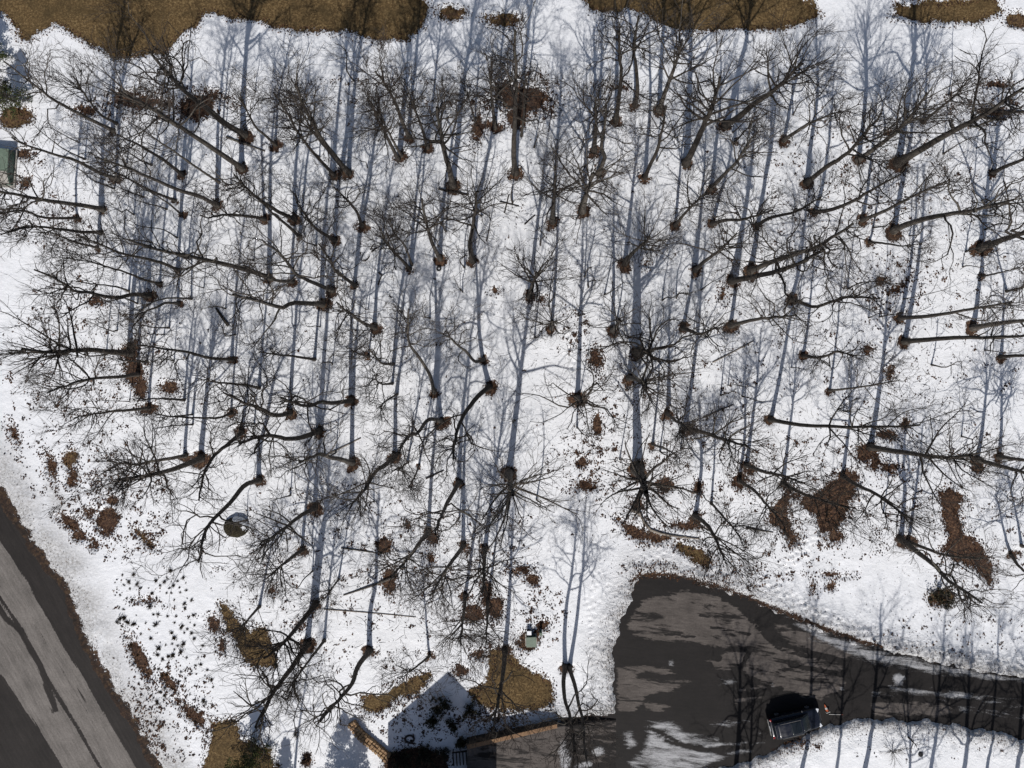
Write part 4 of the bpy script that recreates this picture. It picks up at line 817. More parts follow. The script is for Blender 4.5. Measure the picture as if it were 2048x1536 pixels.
# ------------------------------------------------------------------ boulder with snow on its shaded side
def boulder():
    bm = bmesh.new(); bmesh.ops.create_icosphere(bm, subdivisions=4, radius=1.0)
    for v in bm.verts:
        p = v.co.copy(); x, y, z = np.array([p.x * 1.3 + 5]), np.array([p.y * 1.3 + p.z * 0.9 + 3]), 0
        n = float(fbm(x, y, 0.9, 4, 7)[0]); v.co = Vector((p.x * 1.10, p.y * 0.98, p.z * 0.72)) * (1 + 0.13 * n)
        if v.co.z > 0.55: v.co.z = 0.55 + (v.co.z - 0.55) * 0.4
    me = bpy.data.meshes.new("stone_body"); bm.to_mesh(me); bm.normal_update()
    m = NT("mossy_boulder"); n = m.noise(m.obj(), 7, 6, 0.75); n2 = m.noise(m.obj(), 1.6, 4)
    c = m.ramp(n, [(0.3, (0.010, 0.008, 0.006)), (0.52, (0.032, 0.027, 0.018)), (0.74, (0.095, 0.078, 0.05))]); c = m.mix(m.mapr(n2, .45, .65, 0, .45), c, (0.022, 0.021, 0.011))
    m.set(c, 0.95, spec=0.1); m.bump(n, 0.08, 0.9)
    x, y = gx(474), gy(1053); o = empty("boulder", (x, y, gz(x, y) + 0.12)); tag(o, "round mossy boulder with snow cap on its shaded side", "boulder")
    link("stone_body", me, m.m, o)
    fs = [f for f in bm.faces if not (f.normal.x * 0.8 + f.normal.y * 0.62 + 0.25 * f.normal.z > 0.52 and f.calc_center_median().z > -0.15 and (f.normal.y > -0.15))]
    bmesh.ops.delete(bm, geom=fs, context='FACES')
    for v in bm.verts: v.co += v.normal * 0.05
    bm_obj("snow_cap", bm, simple("boulder_snow", (0.8, 0.82, 0.85), 0.6, 0, 0.03), o, True)
boulder()

# ------------------------------------------------------------------ evergreens
def leafcloud(name, C, Nn, s0, s1, r, mat, parent, asp=0.45):
    """C (n,3) centres, Nn (n,3) outward directions -> small leaf blades as one part"""
    n = len(C); d = unit(Nn + r.normal(0, 0.5, C.shape)); q = unit(np.cross(d, r.normal(0, 1, C.shape))); s = r.uniform(s0, s1, n)[:, None]
    V = np.stack([C - q * s * asp * .3, C + d * s * .5 - q * s * asp, C + d * s, C + d * s * .5 + q * s * asp], 1)
    return link(name, np_mesh(name, V.reshape(-1, 3), [np.arange(n * 4).reshape(-1, 4)]), mat, parent, False)
def conifer(px, py, h, rad, seed, lab):
    r = np.random.default_rng(seed); x, y = gx(px), gy(py); o = empty("conifer", (x, y, gz(x, y) - 0.1)); tag(o, lab, "conifer", "evergreens at the wood's edge")
    C = np.array([[0, 0, t * h] for t in np.linspace(0, 1, 8)]); V, Fq = tubes(C[None], np.linspace(0.13, 0.02, 8)[None], 7); link("trunk", np_mesh("trunk", V, [Fq]), M_BARK, o)
    nb = int(44 * h / 5); t = np.linspace(0.06, 0.97, nb); az = np.arange(nb) * 2.4 + r.normal(0, .3, nb); L = rad * (1 - t) ** 0.8 * r.uniform(0.75, 1.15, nb) + 0.15
    D = np.stack([np.cos(az), np.sin(az), np.full(nb, 0.12)], -1); P = grow(r, np.stack([0 * t, 0 * t, t * h], -1), D, L, 5, 0.08, -0.03)
    V, Fq = tubes(P, np.linspace(.03, .008, 6)[None].repeat(nb, 0), 3); link("branches", np_mesh("branches", V, [Fq]), M_TWIG, o)
    k = 130; ii = np.repeat(np.arange(nb), k); f = 5 * r.random(len(ii)) ** 0.7; i0 = np.minimum(f.astype(int), 4); fr = (f - i0)[:, None]
    C = P[ii, i0] * (1 - fr) + P[ii, i0 + 1] * fr; side = np.cross(D[ii], [0, 0, 1.0]) * r.normal(0, 1, (len(ii), 1)) * (0.22 * (1.1 - fr * 0)) * (0.4 + 0.6 * (1 - f[:, None] / 5.5)) * (L[ii, None] / rad + .3)
    C = C + side + r.normal(0, 0.05, C.shape); leafcloud("crown", C, side + D[ii] * 0.25, 0.10, 0.24, r, M_NEEDLE, o, 0.22)
conifer(32, 205, 4.8, 1.9, 1, "dark green conifer on brown needles near green utility cabinet")
conifer(-8, 118, 4.2, 1.7, 2, "dark conifer partly shaded beside the brown lawn corner")
conifer(508, 1512, 5.2, 2.4, 3, "bushy green conifer rising from the turf below the bank")
conifer(562, 1592, 5.6, 1.3, 4, "narrow conifer standing south of the bushy green conifer")
conifer(672, 1606, 8.6, 2.3, 5, "tall dark conifer standing west of the pale sided house")
conifer(703, 1640, 9.6, 2.0, 6, "taller slim conifer close to the pale sided house")
M_SHRUB = (lambda m: (m.set(m.ramp(m.n('ShaderNodeNewGeometry').outputs['Random Per Island'], [(0, (0.012, 0.013, 0.008)), (0.6, (0.032, 0.034, 0.018)), (1, (0.075, 0.06, 0.03))]), 0.6, spec=0.3), m.m)[1])(NT("evergreen_leaf"))
def shrub(px, py, rad, h, seed, lab, n=900, name="evergreen_shrub", mat=None, group=None):
    r = np.random.default_rng(seed); x, y = gx(px), gy(py); o = empty(name, (x, y, gz(x, y) - 0.05)); tag(o, lab, "shrub", group)
    ns = 16; az = r.random(ns) * 6.28; el = r.uniform(0.3, 1.3, ns); D = np.stack([np.cos(az) * np.cos(el), np.sin(az) * np.cos(el), np.sin(el) * h / rad], -1)
    P = grow(r, r.normal(0, .06, (ns, 3)) * [1, 1, 0], D, rad * r.uniform(.7, 1.05, ns), 4, 0.2, 0.03); R = np.linspace(.022, .010, 5)[None].repeat(ns, 0)
    p2, d2, r2, i2, t2 = spawn(r, P, R, 6, .3, 1, .3, .9); P2 = grow(r, p2, d2, r.uniform(.15, .4, len(p2)) * rad, 2, .15, .05)
    V, Fq = tubes(P, R, 3); V2, F2 = tubes(P2, np.full((len(p2), 3), .009), 3); link("stems", np_mesh("stems", np.vstack([V, V2]), [np.vstack([Fq, F2 + len(V)])]), M_TWIG, o)
    if n:
        ii = r.integers(0, len(P2), n); f = r.random(n)[:, None] * 1.2; C = P2[ii, 0] * (1 - f) + P2[ii, 2] * f + r.normal(0, .05, (n, 3)); leafcloud("foliage", C, unit(C) * .6 + [0, 0, .3], .08, .17, r, mat or M_SHRUB, o)
    return o
shrub(882, 1408, 1.15, 0.9, 11, "wide dark evergreen shrub on shaded snow between stone wall and turf", 1300)
shrub(940, 1420, 1.0, 0.8, 12, "low dark evergreen shrub at the corner of the turf", 900)
shrub(902, 1446, 0.8, 0.7, 13, "small dark shrub beside the stone fire ring", 600)
shrub(926, 1476, 0.85, 0.9, 14, "dense shrub at the end of the driveway wall", 900)
shrub(866, 1436, 0.7, 1.3, 15, "upright dark shrub above the stone fire ring", 800)
shrub(800, 1514, 1.2, 0.9, 16, "wide olive shrub behind the curved stone wall", 1100)
shrub(852, 1508, 1.1, 0.9, 17, "tangled olive shrub in the dark planting bed", 800)
shrub(888, 1500, 0.8, 0.8, 18, "twiggy shrub beside the dark slatted frame", 350)
shrub(1880, 1190, 1.25, 0.7, 19, "low juniper spreading on a brown needle patch", 900, "juniper", M_SHRUB)
shrub(1782, 1500, 1.5, 1.4, 20, "leafless twiggy shrub south of the road's snowbank", 0, "bare_shrub")
shrub(612, 1516, 0.5, 0.4, 21, "small brown dead shrub on open snow", 260, "dead_shrub", M_LEAF)
shrub(592, 1466, 0.35, 0.4, 22, "tiny twiggy shrub on sunlit snow below dark crowns", 60, "dead_shrub", M_LEAF)

# ------------------------------------------------------------------ utility boxes
M_GREEN = simple("green_paint", (0.055, 0.10, 0.075), 0.45, 0, 0.2, 3); M_GREEN2 = simple("faded_green_paint", (0.13, 0.17, 0.13), 0.5, 0, 0.2, 3)
M_CONC = simple("concrete", (0.30, 0.285, 0.26), 0.9, 0, 0.25, 5); M_DARK = simple("dark_metal", (0.02, 0.02, 0.022), 0.5, 0.3, 0.2)
def box_part(name, c, s, mat, parent, bev=0.02, rz=0.0):
    bm = bmesh.new(); add_box(bm, Vector(c), s, rz, bev); return bm_obj(name, bm, mat, parent)
x, y = gx(6), gy(338); cab = empty("utility_cabinet", (x, y, gz(x, y) - 0.05), math.radians(-4)); tag(cab, "large green utility cabinet with sloped grey front on snow", "cabinet")
box_part("pad", (0, 0, 0.1), (2.9, 3.5, 0.2), M_CONC, cab)
bm = bmesh.new(); prof = [(-1.55, 0.2), (-1.55, 0.62), (-0.5, 1.08), (1.5, 1.08), (1.5, 0.2)]
a = [bm.verts.new((-1.3, p[0], p[1])) for p in prof]; b = [bm.verts.new((1.3, p[0], p[1])) for p in prof]
bm.faces.new(a); bm.faces.new(b[::-1])
for i in range(5): bm.faces.new((a[i], b[i], b[(i + 1) % 5], a[(i + 1) % 5]))
bmesh.ops.recalc_face_normals(bm, faces=bm.faces); bmesh.ops.bevel(bm, geom=list(bm.edges), offset=0.03, segments=2, affect='EDGES'); bm_obj("housing", bm, M_GREEN, cab)
box_part("lid", (0, 0.52, 1.10), (2.66, 2.06, 0.06), M_GREEN2, cab, 0.02)
bm = bmesh.new(); add_box(bm, Vector((0, -1.03, 0.88)), (2.5, 1.16, 0.04), rot=Matrix.Rotation(math.atan2(0.46, 1.05), 4, 'X'), bev=0.01); bm_obj("sloped_door", bm, M_CONC, cab)
for sx in (-.7, .7): box_part("vent_panel", (1.312, 0.5 + sx * .8, 0.6), (0.03, 0.9, 0.5), M_GREEN, cab, 0.01)
box_part("hasp", (1.33, -0.5, 0.62), (0.05, 0.10, 0.16), M_DARK, cab, 0.01)
x, y = gx(1062), gy(1279); tb = empty("transformer_box", (x, y, gz(x, y) - 0.03), math.radians(2)); tag(tb, "small faded green transformer box ringed by brown leaves", "transformer")
box_part("pad", (0, 0, 0.05), (1.1, 1.15, 0.12), M_CONC, tb); box_part("housing", (0, 0, 0.42), (0.86, 0.86, 0.64), M_GREEN, tb, 0.03); box_part("lid", (0, 0, 0.765), (0.92, 0.92, 0.06), M_GREEN2, tb, 0.02)
box_part("door", (0, -0.437, 0.40), (0.7, 0.02, 0.5), M_GREEN2, tb, 0.005); box_part("handle", (0.22, -0.465, 0.42), (0.04, 0.04, 0.14), M_DARK, tb, 0.008)
x, y = gx(1081), gy(1262); pd = empty("cable_pedestal", (x, y, gz(x, y) - 0.03)); tag(pd, "slim dark green cable pedestal beside the small transformer box", "pedestal")
box_part("post", (0, 0, 0.42), (0.24, 0.22, 0.9), M_GREEN, pd, 0.03); box_part("cap", (0, 0, 0.9), (0.28, 0.26, 0.08), M_GREEN2, pd, 0.03)
x, y = gx(1058), gy(1262); pd = empty("cable_pedestal", (x, y, gz(x, y) - 0.03)); tag(pd, "stubby grey cable pedestal with snowy top behind transformer box", "pedestal")
box_part("post", (0, 0, 0.25), (0.4, 0.36, 0.5), M_DARK, pd, 0.04); box_part("snow_cap", (0, 0.02, 0.53), (0.42, 0.38, 0.07), simple("cap_snow", (0.8, 0.82, 0.85), 0.6, 0, 0.03), pd, 0.03)

# ------------------------------------------------------------------ parked car
M_PAINT = NT("navy_paint").set((0.008, 0.010, 0.018), 0.22, 0.1, 0.4); M_PAINT.b.inputs['Coat Weight'].default_value = 0.4; M_PAINT.b.inputs['Coat Roughness'].default_value = 0.05
_n = M_PAINT.noise(M_PAINT.obj(), 3, 4); M_PAINT.l(M_PAINT.mapr(_n, 0.3, 0.7, 0.2, 0.42), M_PAINT.b.inputs['Roughness']); M_PAINT = M_PAINT.m
M_GLASS = NT("tinted_glass").set((0.010, 0.014, 0.018), 0.14, 0, 0.4).m; M_RUB = simple("rubber", (0.018, 0.018, 0.018), 0.9); M_ALLOY = simple("alloy", (0.35, 0.35, 0.36), 0.35, 0.9, 0.1)
M_TAIL = simple("red_lens", (0.26, 0.018, 0.018), 0.25, 0, 0.1); M_LAMP = simple("clear_lens", (0.6, 0.62, 0.65), 0.15, 0, 0.05); M_TRIM = simple("grey_trim", (0.16, 0.155, 0.15), 0.6, 0, 0.2)
def loft_fn(st, ex):
    st = np.array(st, float)
    def f(x, a, out=0.0):
        w_, zb, zt = (np.interp(x, st[:, 0], st[:, k]) for k in (1, 2, 3)); c, s_ = math.cos(a), math.sin(a)
        yy = (w_ + out) * math.copysign(abs(c) ** (2 / ex), c); zz = (zb + zt) / 2 + ((zt - zb) / 2 + out) * math.copysign(abs(s_) ** (2 / ex), s_)
        return (x, yy, zz)
    return f, st
def loft_mesh(f, xs, na=28):
    V = [f(x, 2 * math.pi * j / na) for x in xs for j in range(na)]; n = len(xs)
    Fq = [(i * na + j, i * na + (j + 1) % na, (i + 1) * na + (j + 1) % na, (i + 1) * na + j) for i in range(n - 1) for j in range(na)]
    me = bpy.data.meshes.new("loft"); me.from_pydata(V, [], Fq + [tuple(range(na))[::-1], tuple((n - 1) * na + j for j in range(na))]); me.update(); return me
def patch_mesh(f, x0, x1, a0, a1, out=0.012, nx=8, na=10):
    V = [f(x0 + (x1 - x0) * i / nx, a0 + (a1 - a0) * j / na, o_) for o_ in (out, out - 0.03) for i in range(nx + 1) for j in range(na + 1)]; k = na + 1; half = (nx + 1) * k
    Fq = [(i * k + j, (i + 1) * k + j, (i + 1) * k + j + 1, i * k + j + 1) for i in range(nx) for j in range(na)]
    ring = [i * k for i in range(nx + 1)] + [nx * k + j for j in range(1, na + 1)] + [i * k + na for i in range(nx - 1, -1, -1)] + [j for j in range(na - 1, 0, -1)]
    Fq += [(ring[i], ring[i - 1], ring[i - 1] + half, ring[i] + half) for i in range(len(ring))]
    me = bpy.data.meshes.new("patch"); me.from_pydata(V, [], Fq); me.update(); return me
def suv():
    p = at(1584, 1437); o = empty("parked_car", (p.x, p.y, 0.01), math.radians(13)); tag(o, "dark navy sport utility car parked at the snowy road edge", "car")
    fb, st = loft_fn([(-2.38, .78, .48, .92), (-2.32, .90, .38, 1.02), (-2.1, .945, .32, 1.08), (-1, .96, .30, 1.08), (.5, .96, .30, 1.06), (1.1, .95, .30, 1.05), (1.7, .93, .31, .99), (2.1, .88, .35, .92), (2.3, .78, .40, .80), (2.39, .62, .46, .68)], 5)
    xs = np.unique(np.concatenate([st[:, 0], np.linspace(-2.3, 2.3, 20)])); link("body", loft_mesh(fb, xs), M_PAINT, o)
    fg, sg = loft_fn([(-2.22, .72, .95, 1.10), (-2.05, .76, .95, 1.50), (-1.85, .775, .95, 1.68), (-1.2, .78, .95, 1.74), (-.2, .77, .95, 1.74), (.35, .75, .95, 1.68), (.75, .74, .95, 1.42), (1.22, .74, .95, 1.08)], 4.5)
    xs = np.unique(np.concatenate([sg[:, 0], np.linspace(-2.2, 1.2, 24)])); cab_ = link("cabin", loft_mesh(fg, xs), M_PAINT, o)
    link("windshield", patch_mesh(fg, .42, 1.16, .72, math.pi - .72), M_GLASS, o); link("rear_window", patch_mesh(fg, -2.16, -1.93, .66, math.pi - .66), M_GLASS, o)
    link("sunroof", patch_mesh(fg, -.75, .22, 1.08, math.pi - 1.08, 0.008), M_GLASS, o)
    for (x0, x1) in ((-1.95, -1.35), (-1.25, -.35), (-.25, .62)):
        link("side_window", patch_mesh(fg, x0, x1, .12, .62), M_GLASS, o); link("side_window", patch_mesh(fg, x0, x1, math.pi - .62, math.pi - .12), M_GLASS, o)
    for sy in (-1, 1):
        bm = bmesh.new(); add_cyl(bm, (-1.7, sy * .66, 1.79), (.25, sy * .65, 1.78), .022, .022, 8)
        for xx in (-1.65, -.7, .2): add_box(bm, Vector((xx, sy * .655, 1.755)), (.06, .04, .07))
        bm_obj("roof_rail", bm, M_TRIM, o)
        bm = bmesh.new(); add_box(bm, Vector((.72, sy * 1.03, 1.10)), (.12, .22, .15), bev=.04); bm_obj("side_mirror", bm, M_PAINT, o)
        bm = bmesh.new(); add_box(bm, Vector((-2.26, sy * .80, .98)), (.15, .20, .14), sy * .25, .03); bm_obj("taillight", bm, M_TAIL, o)
        bm = bmesh.new(); add_box(bm, Vector((2.16, sy * .70, .84)), (.26, .34, .10), -sy * .45, .03); bm_obj("headlight", bm, M_LAMP, o)
        for xx in (-1.05, .0): bm = bmesh.new(); add_box(bm, Vector((xx, sy * .965, .93)), (.2, .03, .035), 0, .01); bm_obj("door_handle", bm, M_TRIM, o)
        for xx in (-1.42, 1.45):
            bm = bmesh.new(); bmesh.ops.create_circle(bm, segments=8, radius=.09, matrix=Matrix.Translation((.27, 0, 0)) @ Matrix.Rotation(math.pi / 2, 4, 'X'))
            bmesh.ops.spin(bm, geom=bm.edges[:], cent=(0, 0, 0), axis=(0, 1, 0), angle=2 * math.pi, steps=24, use_duplicate=False); bmesh.ops.remove_doubles(bm, verts=bm.verts, dist=.002)
            for v in bm.verts: v.co.y *= 1.25
            wh = empty("wheel", (xx, sy * .86, .36)); wh.parent = o; bm_obj("tyre", bm, M_RUB, wh, True)
            bm = bmesh.new(); add_cyl(bm, (0, sy * .02, 0), (0, sy * .09, 0), .21, .20, 20)
            for k in range(5): add_box(bm, Vector((math.cos(k * 1.2566) * .1, sy * .10, math.sin(k * 1.2566) * .1)), (.2, .03, .05), rot=Matrix.Rotation(-k * 1.2566, 4, 'Y'))
            bm_obj("rim", bm, M_ALLOY, wh)
    box_part("rear_bumper", (-2.37, 0, .58), (.14, 1.6, .22), M_TRIM, o, .05); box_part("front_bumper", (2.36, 0, .50), (.12, 1.25, .2), M_TRIM, o, .05)
    box_part("grille", (2.40, 0, .66), (.05, .8, .12), M_DARK, o, .015); box_part("spoiler", (-2.02, 0, 1.66), (.26, 1.3, .05), M_PAINT, o, .02); box_part("wiper", (1.12, .1, 1.10), (.03, .9, .02), M_RUB, o, .005, .1)
    box_part("number_plate", (-2.40, 0, .80), (.03, .5, .13), M_LAMP, o, .01)
suv()
# traffic cone knocked over beside the car, and its thin bar
p = at(1653, 1421); cn = empty("traffic_cone", (p.x, p.y, 0.02), math.radians(-70)); tag(cn, "faded orange traffic cone lying beside the dark car", "cone")
M_OR = simple("faded_orange", (0.55, 0.14, 0.06), 0.6, 0, 0.2); M_WH = simple("dull_white", (0.6, 0.58, 0.54), 0.6, 0, 0.1)
bm = bmesh.new(); add_cyl(bm, (0, 0, .16), (-.62, 0, .06), .15, .04, 14); bm_obj("cone_body", bm, M_OR, cn)
bm = bmesh.new(); add_cyl(bm, (-.2, 0, .128), (-.36, 0, .102), .127, .098, 14, False); bm_obj("white_band", bm, M_WH, cn); box_part("base_plate", (.03, 0, .18), (.04, .38, .36), M_WH, cn, .015)
p = at(1668, 1428); mk = empty("marker_rod", (p.x - .5, p.y, 0.04)); tag(mk, "thin pale marker rod lying on asphalt near the traffic cone", "rod")
bm = bmesh.new(); add_cyl(bm, (0, 0, 0.02), (1.15, -.03, 0.02), .022, .022, 8); bm_obj("shaft", bm, M_WH, mk); bm = bmesh.new(); add_cyl(bm, (1.15, -.03, .02), (1.3, -.03, .02), .03, .03, 8); bm_obj("tip", bm, M_OR, mk)

# ------------------------------------------------------------------ garden stonework below the bank
def rock_mesh(seed):
    r = np.random.default_rng(seed); bm = bmesh.new(); bmesh.ops.create_cube(bm, size=1.0); bmesh.ops.bevel(bm, geom=list(bm.edges), offset=.16, segments=1, affect='EDGES')
    for v in bm.verts: v.co += Vector(r.normal(0, .035, 3))
    me = bpy.data.meshes.new("stone"); bm.to_mesh(me); bm.free(); return me
ROCKS = [rock_mesh(s) for s in range(8)]
M_TAN = mat_stone("tan_stone", (0.30, 0.19, 0.10), (0.20, 0.105, 0.06), (0.38, 0.27, 0.16)); M_DKS = mat_stone("dark_stone", (0.03, 0.026, 0.026), (0.07, 0.055, 0.05), (0.05, 0.04, 0.04))
for me in ROCKS: me.materials.append(M_TAN)
ROCKD = []
for me in ROCKS:
    c = me.copy(); c.materials.clear(); c.materials.append(M_DKS); ROCKD.append(c)
rr = random.Random(4)
def stone(me, loc, s, rz, parent):
    o = bpy.data.objects.new("stone", me); COL.objects.link(o); o.parent = parent; o.location = loc; o.scale = s; o.rotation_euler = (rr.uniform(-.1, .1), rr.uniform(-.1, .1), rz); return o
W = catmull(np.array([[gx(a), gy(b), 0] for a, b in ((704,1441),(720,1463),(745,1484),(778,1512))]), 15)
wl = empty("stone_wall", (W[0, 0], W[0, 1], 0)); tag(wl, "low curved dry stone wall of tan blocks beside shaded snow", "wall")
for i in range(14):
    d = W[i + 1] - W[i]; L = np.linalg.norm(d); rz = math.atan2(d[1], d[0]); nn = np.array([-d[1], d[0], 0]) / L; c = (W[i] + W[i + 1]) / 2 - W[0]
    for lay in range(2):
        for sd in (-1, 0, 1):
            q = c + nn * sd * .27; hgt = .34
            stone(rr.choice(ROCKS), (q[0], q[1], .16 + lay * .30 + rr.uniform(-.07, .09)), (L * rr.uniform(.8, 1.0), .27, hgt), rz + rr.uniform(-.12, .12), wl)
fr_ = empty("fire_ring", (gx(820), gy(1476), gz(gx(820), gy(1476)))); tag(fr_, "dark ring of stones around a snow filled middle", "fire ring")
for k in range(13):
    a = k * 6.283 / 13; stone(rr.choice(ROCKD), (math.cos(a) * .40, math.sin(a) * .34, .05), (.22, .16, .20), a + 1.57, fr_)

# driveway, its retaining wall with brick coping
DW = np.array([[gx(936), gy(1472)], [gx(1112), gy(1437)], [gx(1232), gy(1431)]])
def dwz(x): return float(np.interp(x, [DW[0, 0], DW[1, 0], DW[2, 0]], [1.45, 0.85, 0.015]))
xs = np.linspace(DW[0, 0], DW[2, 0], 90); rowsV = []; nv = 60
for x in xs:
    y0 = float(np.interp(x, DW[:, 0], DW[:, 1])) - 0.30; z = dwz(x); rowsV += [(x, y0, -0.3), (x, y0, z)] + [(x, y0 + (-44 - y0) * j / nv, z) for j in range(1, nv + 1)]
k = nv + 2; V = np.array(rowsV); i = np.arange(89)[:, None] * k + np.arange(k - 1)[None]; Fq = np.stack([i, i + 1, i + k + 1, i + k], -1).reshape(-1, 4)
me = np_mesh("driveway", V, [Fq]); px, py = 1024 + V[:, 0] * S, 768 - V[:, 1] * S
set_attr(me, 'dry', np.where(px < 1128, 14.0, -2.0)); sn = np.full(len(V), -30.0)
for b in [(1124, 1496, 7, 26), (1130, 1512, 12, 22), (1195, 1500, 13, 10), (1165, 1525, 16, 8)]: sn = np.maximum(sn, blob_sd(px, py, b, 30) * 2)
set_attr(me, 'snow', sn)
tag(link("driveway", me, M_CIRCLE), kind="structure")
M_WALL = mat_stone("dark_block_wall", (0.05, 0.042, 0.036), (0.09, 0.07, 0.055), (0.03, 0.026, 0.024)); M_BRICK = mat_stone("coping_brick", (0.27, 0.16, 0.09), (0.19, 0.10, 0.06), (0.30, 0.2, 0.12))
a, b = DW[0], DW[1]; d = b - a; L = float(np.linalg.norm(d)); rz = math.atan2(d[1], d[0]); rw = empty("retaining_wall", (a[0], a[1], 0), rz); tag(rw, "dark block retaining wall with tan brick coping along the driveway", "wall")
bw = bpy.data.meshes.new("block"); bm = bmesh.new(); add_box(bm, Vector((0, 0, 0)), (1, 1, 1), 0, .03); bm.to_mesh(bw); bm.free(); bw.materials.append(M_WALL)
bc = bpy.data.meshes.new("brick"); bm = bmesh.new(); add_box(bm, Vector((0, 0, 0)), (1, 1, 1), 0, .06); bm.to_mesh(bc); bm.free(); bc.materials.append(M_BRICK)
def wtop(t): return 1.62 - 0.62 * t
nc = 18
for c in range(nc):
    t = (c + .5) / nc; tp = wtop(t); nl = 5
    for l in range(nl):
        o = bpy.data.objects.new("block", bw); COL.objects.link(o); o.parent = rw
        o.location = ((c + .5 + (.25 if l % 2 else -.25)) * L / nc, -.16 + rr.uniform(-.012, .012), tp * (l + .5) / nl); o.scale = (L / nc * .97, .30, tp / nl * .96)
nb = 66
for c in range(nb):
    t = (c + .5) / nb; o = bpy.data.objects.new("brick", bc); COL.objects.link(o); o.parent = rw; o.location = (t * L, -.19, wtop(t) + .05 + rr.uniform(-.006, .006)); o.scale = (L / nb * .88, .36, .09); o.rotation_euler = (0, 0, rr.uniform(-.03, .03))
# dark slatted frame at the wall's foot
sf = empty("slatted_frame", (gx(906), gy(1497), gz(gx(906), gy(1497)))); tag(sf, "small dark slatted timber frame standing on shaded snow", "frame"); M_TIM = bark_variant("dark_timber", (0.010, 0.009, 0.008), (0.03, 0.026, 0.022))
box_part("header", (.68, 0, .42), (1.45, .12, .10), M_TIM, sf, .01, math.radians(7))
for k in range(5): box_part("slat", (.08 + k * .30, -.66 + k * .03, .40), (.11, 1.3, .05), M_TIM, sf, .008, math.radians(4))
for k in (0.05, 1.32): box_part("leg", (k, .0, .17), (.09, .09, .44), M_TIM, sf, .008); box_part("leg", (k, -1.22, .17), (.09, .09, .44), M_TIM, sf, .008)

# discarded tyre, lid on the snow
x, y = gx(878), gy(538); bm = bmesh.new(); bmesh.ops.create_circle(bm, segments=8, radius=.075, matrix=Matrix.Translation((.17, 0, 0)) @ Matrix.Rotation(math.pi / 2, 4, 'X'))
bmesh.ops.spin(bm, geom=bm.edges[:], cent=(0, 0, 0), axis=(0, 0, 1), angle=2 * math.pi, steps=20, use_duplicate=False); bmesh.ops.remove_doubles(bm, verts=bm.verts, dist=.002)
ty = bm_obj("tyre", bm, M_RUB, None, True); ty.location = (x, y, gz(x, y) + .05); tag(ty, "small black tyre lying flat on snow with white middle", "tyre")
x, y = gx(1838), gy(1506); bm = bmesh.new(); add_cyl(bm, (0, 0, 0), (0, 0, .06), .22, .22, 24); add_cyl(bm, (0, 0, .06), (0, 0, .085), .17, .16, 24)
lid = bm_obj("manhole_cover", bm, M_DARK); lid.location = (x, y, gz(x, y)); tag(lid, "round dark manhole cover on snow beside the bare twiggy shrub", "manhole cover")

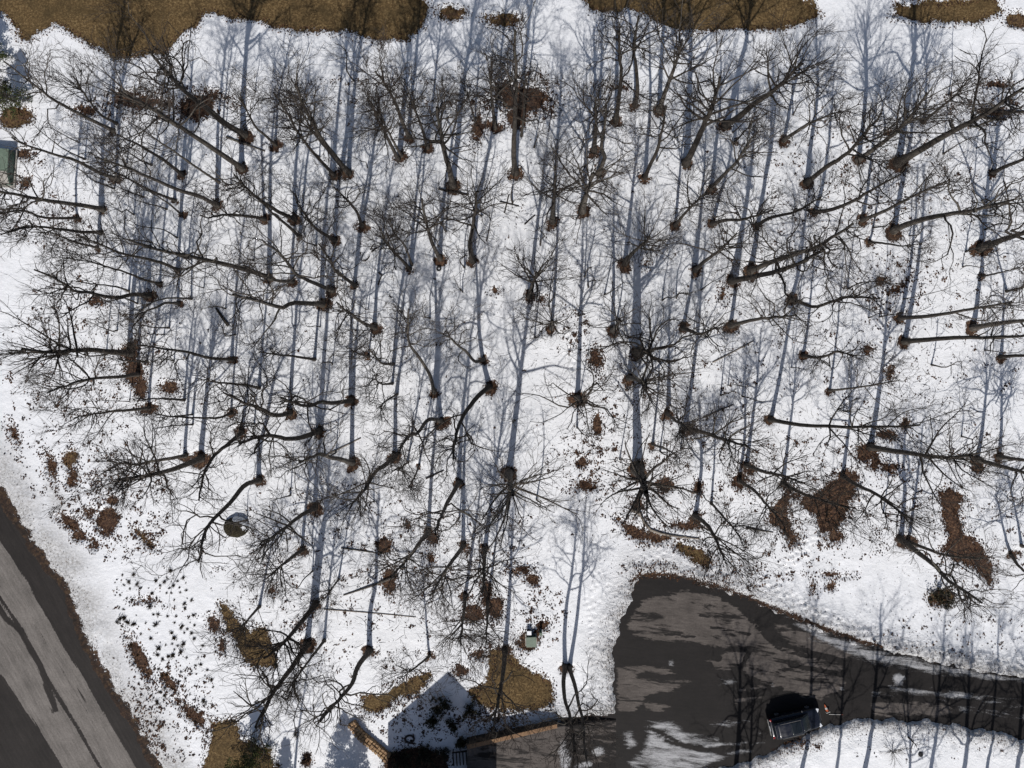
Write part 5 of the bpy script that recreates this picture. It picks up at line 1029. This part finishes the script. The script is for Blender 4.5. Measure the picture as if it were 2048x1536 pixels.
# ------------------------------------------------------------------ house south of the garden (its gables shade the snow)
M_SIDE = simple("pale_siding", (0.45, 0.43, 0.39), 0.7, 0, 0.12); M_ROOF = simple("roof_shingle", (0.06, 0.055, 0.052), 0.9, 0, 0.35, 9); M_PANE = NT("window_glass").set((0.03, 0.04, 0.05), 0.08, 0, 0.6).m
hs = empty("house", (gx(874), gy(1568), 0)); tag(hs, "pale sided house with tall gable behind the garden stone wall", "house")
def prism(name, x0, x1, y0, y1, zb, ze, zr, mat, ov=0.0, axis='y'):
    bm = bmesh.new(); xm, ym = (x0 + x1) / 2, (y0 + y1) / 2
    if axis == 'y': pr = [(x0, zb), (x0, ze), (xm, zr), (x1, ze), (x1, zb)]; A = [bm.verts.new((p, y0, q)) for p, q in pr]; Bv = [bm.verts.new((p, y1, q)) for p, q in pr]
    else: pr = [(y0, zb), (y0, ze), (ym, zr), (y1, ze), (y1, zb)]; A = [bm.verts.new((x0, p, q)) for p, q in pr]; Bv = [bm.verts.new((x1, p, q)) for p, q in pr]
    bm.faces.new(A); bm.faces.new(Bv[::-1])
    for i in range(5): bm.faces.new((A[i], Bv[i], Bv[(i + 1) % 5], A[(i + 1) % 5]))
    bmesh.ops.recalc_face_normals(bm, faces=bm.faces); return bm_obj(name, bm, mat, hs)
def roofp(name, x0, x1, y0, y1, ze, zr, axis='y', th=.14):
    bm = bmesh.new(); xm, ym = (x0 + x1) / 2, (y0 + y1) / 2
    for sgn in (-1, 1):
        if axis == 'y': e = x0 - .3 if sgn < 0 else x1 + .3; zz = ze - .3 * (zr - ze) / (xm - x0); q = [(e, y0 - .3, zz), (xm, y0 - .3, zr), (xm, y1 + .3, zr), (e, y1 + .3, zz)]
        else: e = y0 - .3 if sgn < 0 else y1 + .3; zz = ze - .3 * (zr - ze) / (ym - y0); q = [(x0 - .3, e, zz), (x0 - .3, ym, zr), (x1 + .3, ym, zr), (x1 + .3, e, zz)]
        lo = [bm.verts.new((a_, b_, c_ + .02)) for a_, b_, c_ in q]; hi = [bm.verts.new((a_, b_, c_ + .02 + th)) for a_, b_, c_ in q]
        bm.faces.new(lo); bm.faces.new(hi[::-1])
        for i in range(4): bm.faces.new((lo[i], lo[(i + 1) % 4], hi[(i + 1) % 4], hi[i]))
    bmesh.ops.recalc_face_normals(bm, faces=bm.faces); return bm_obj(name, bm, M_ROOF, hs)
prism("wall", -4.8, 4.8, -6, 0, -.1, 5.8, 10.3, M_SIDE); roofp("roof", -4.8, 4.8, -6, 0, 5.8, 10.3)
prism("main_wall", -6.85, 6.2, -14, -6.1, -.1, 5.4, 8.6, M_SIDE, axis='x'); roofp("main_roof", -6.85, 6.2, -14, -6.1, 5.4, 8.6, 'x')
for xx, zz in ((-2.6, 1.6), (0, 1.6), (2.6, 1.6), (-2.6, 4.3), (0, 4.3), (2.6, 4.3), (0, 7.2)):
    wf = box_part("window", (xx, .03, zz), (1.1, .08, 1.4), M_WH, hs, .01); pn = box_part("pane", (xx, .065, zz), (.94, .04, 1.24), M_PANE, None, .005); pn.parent = wf
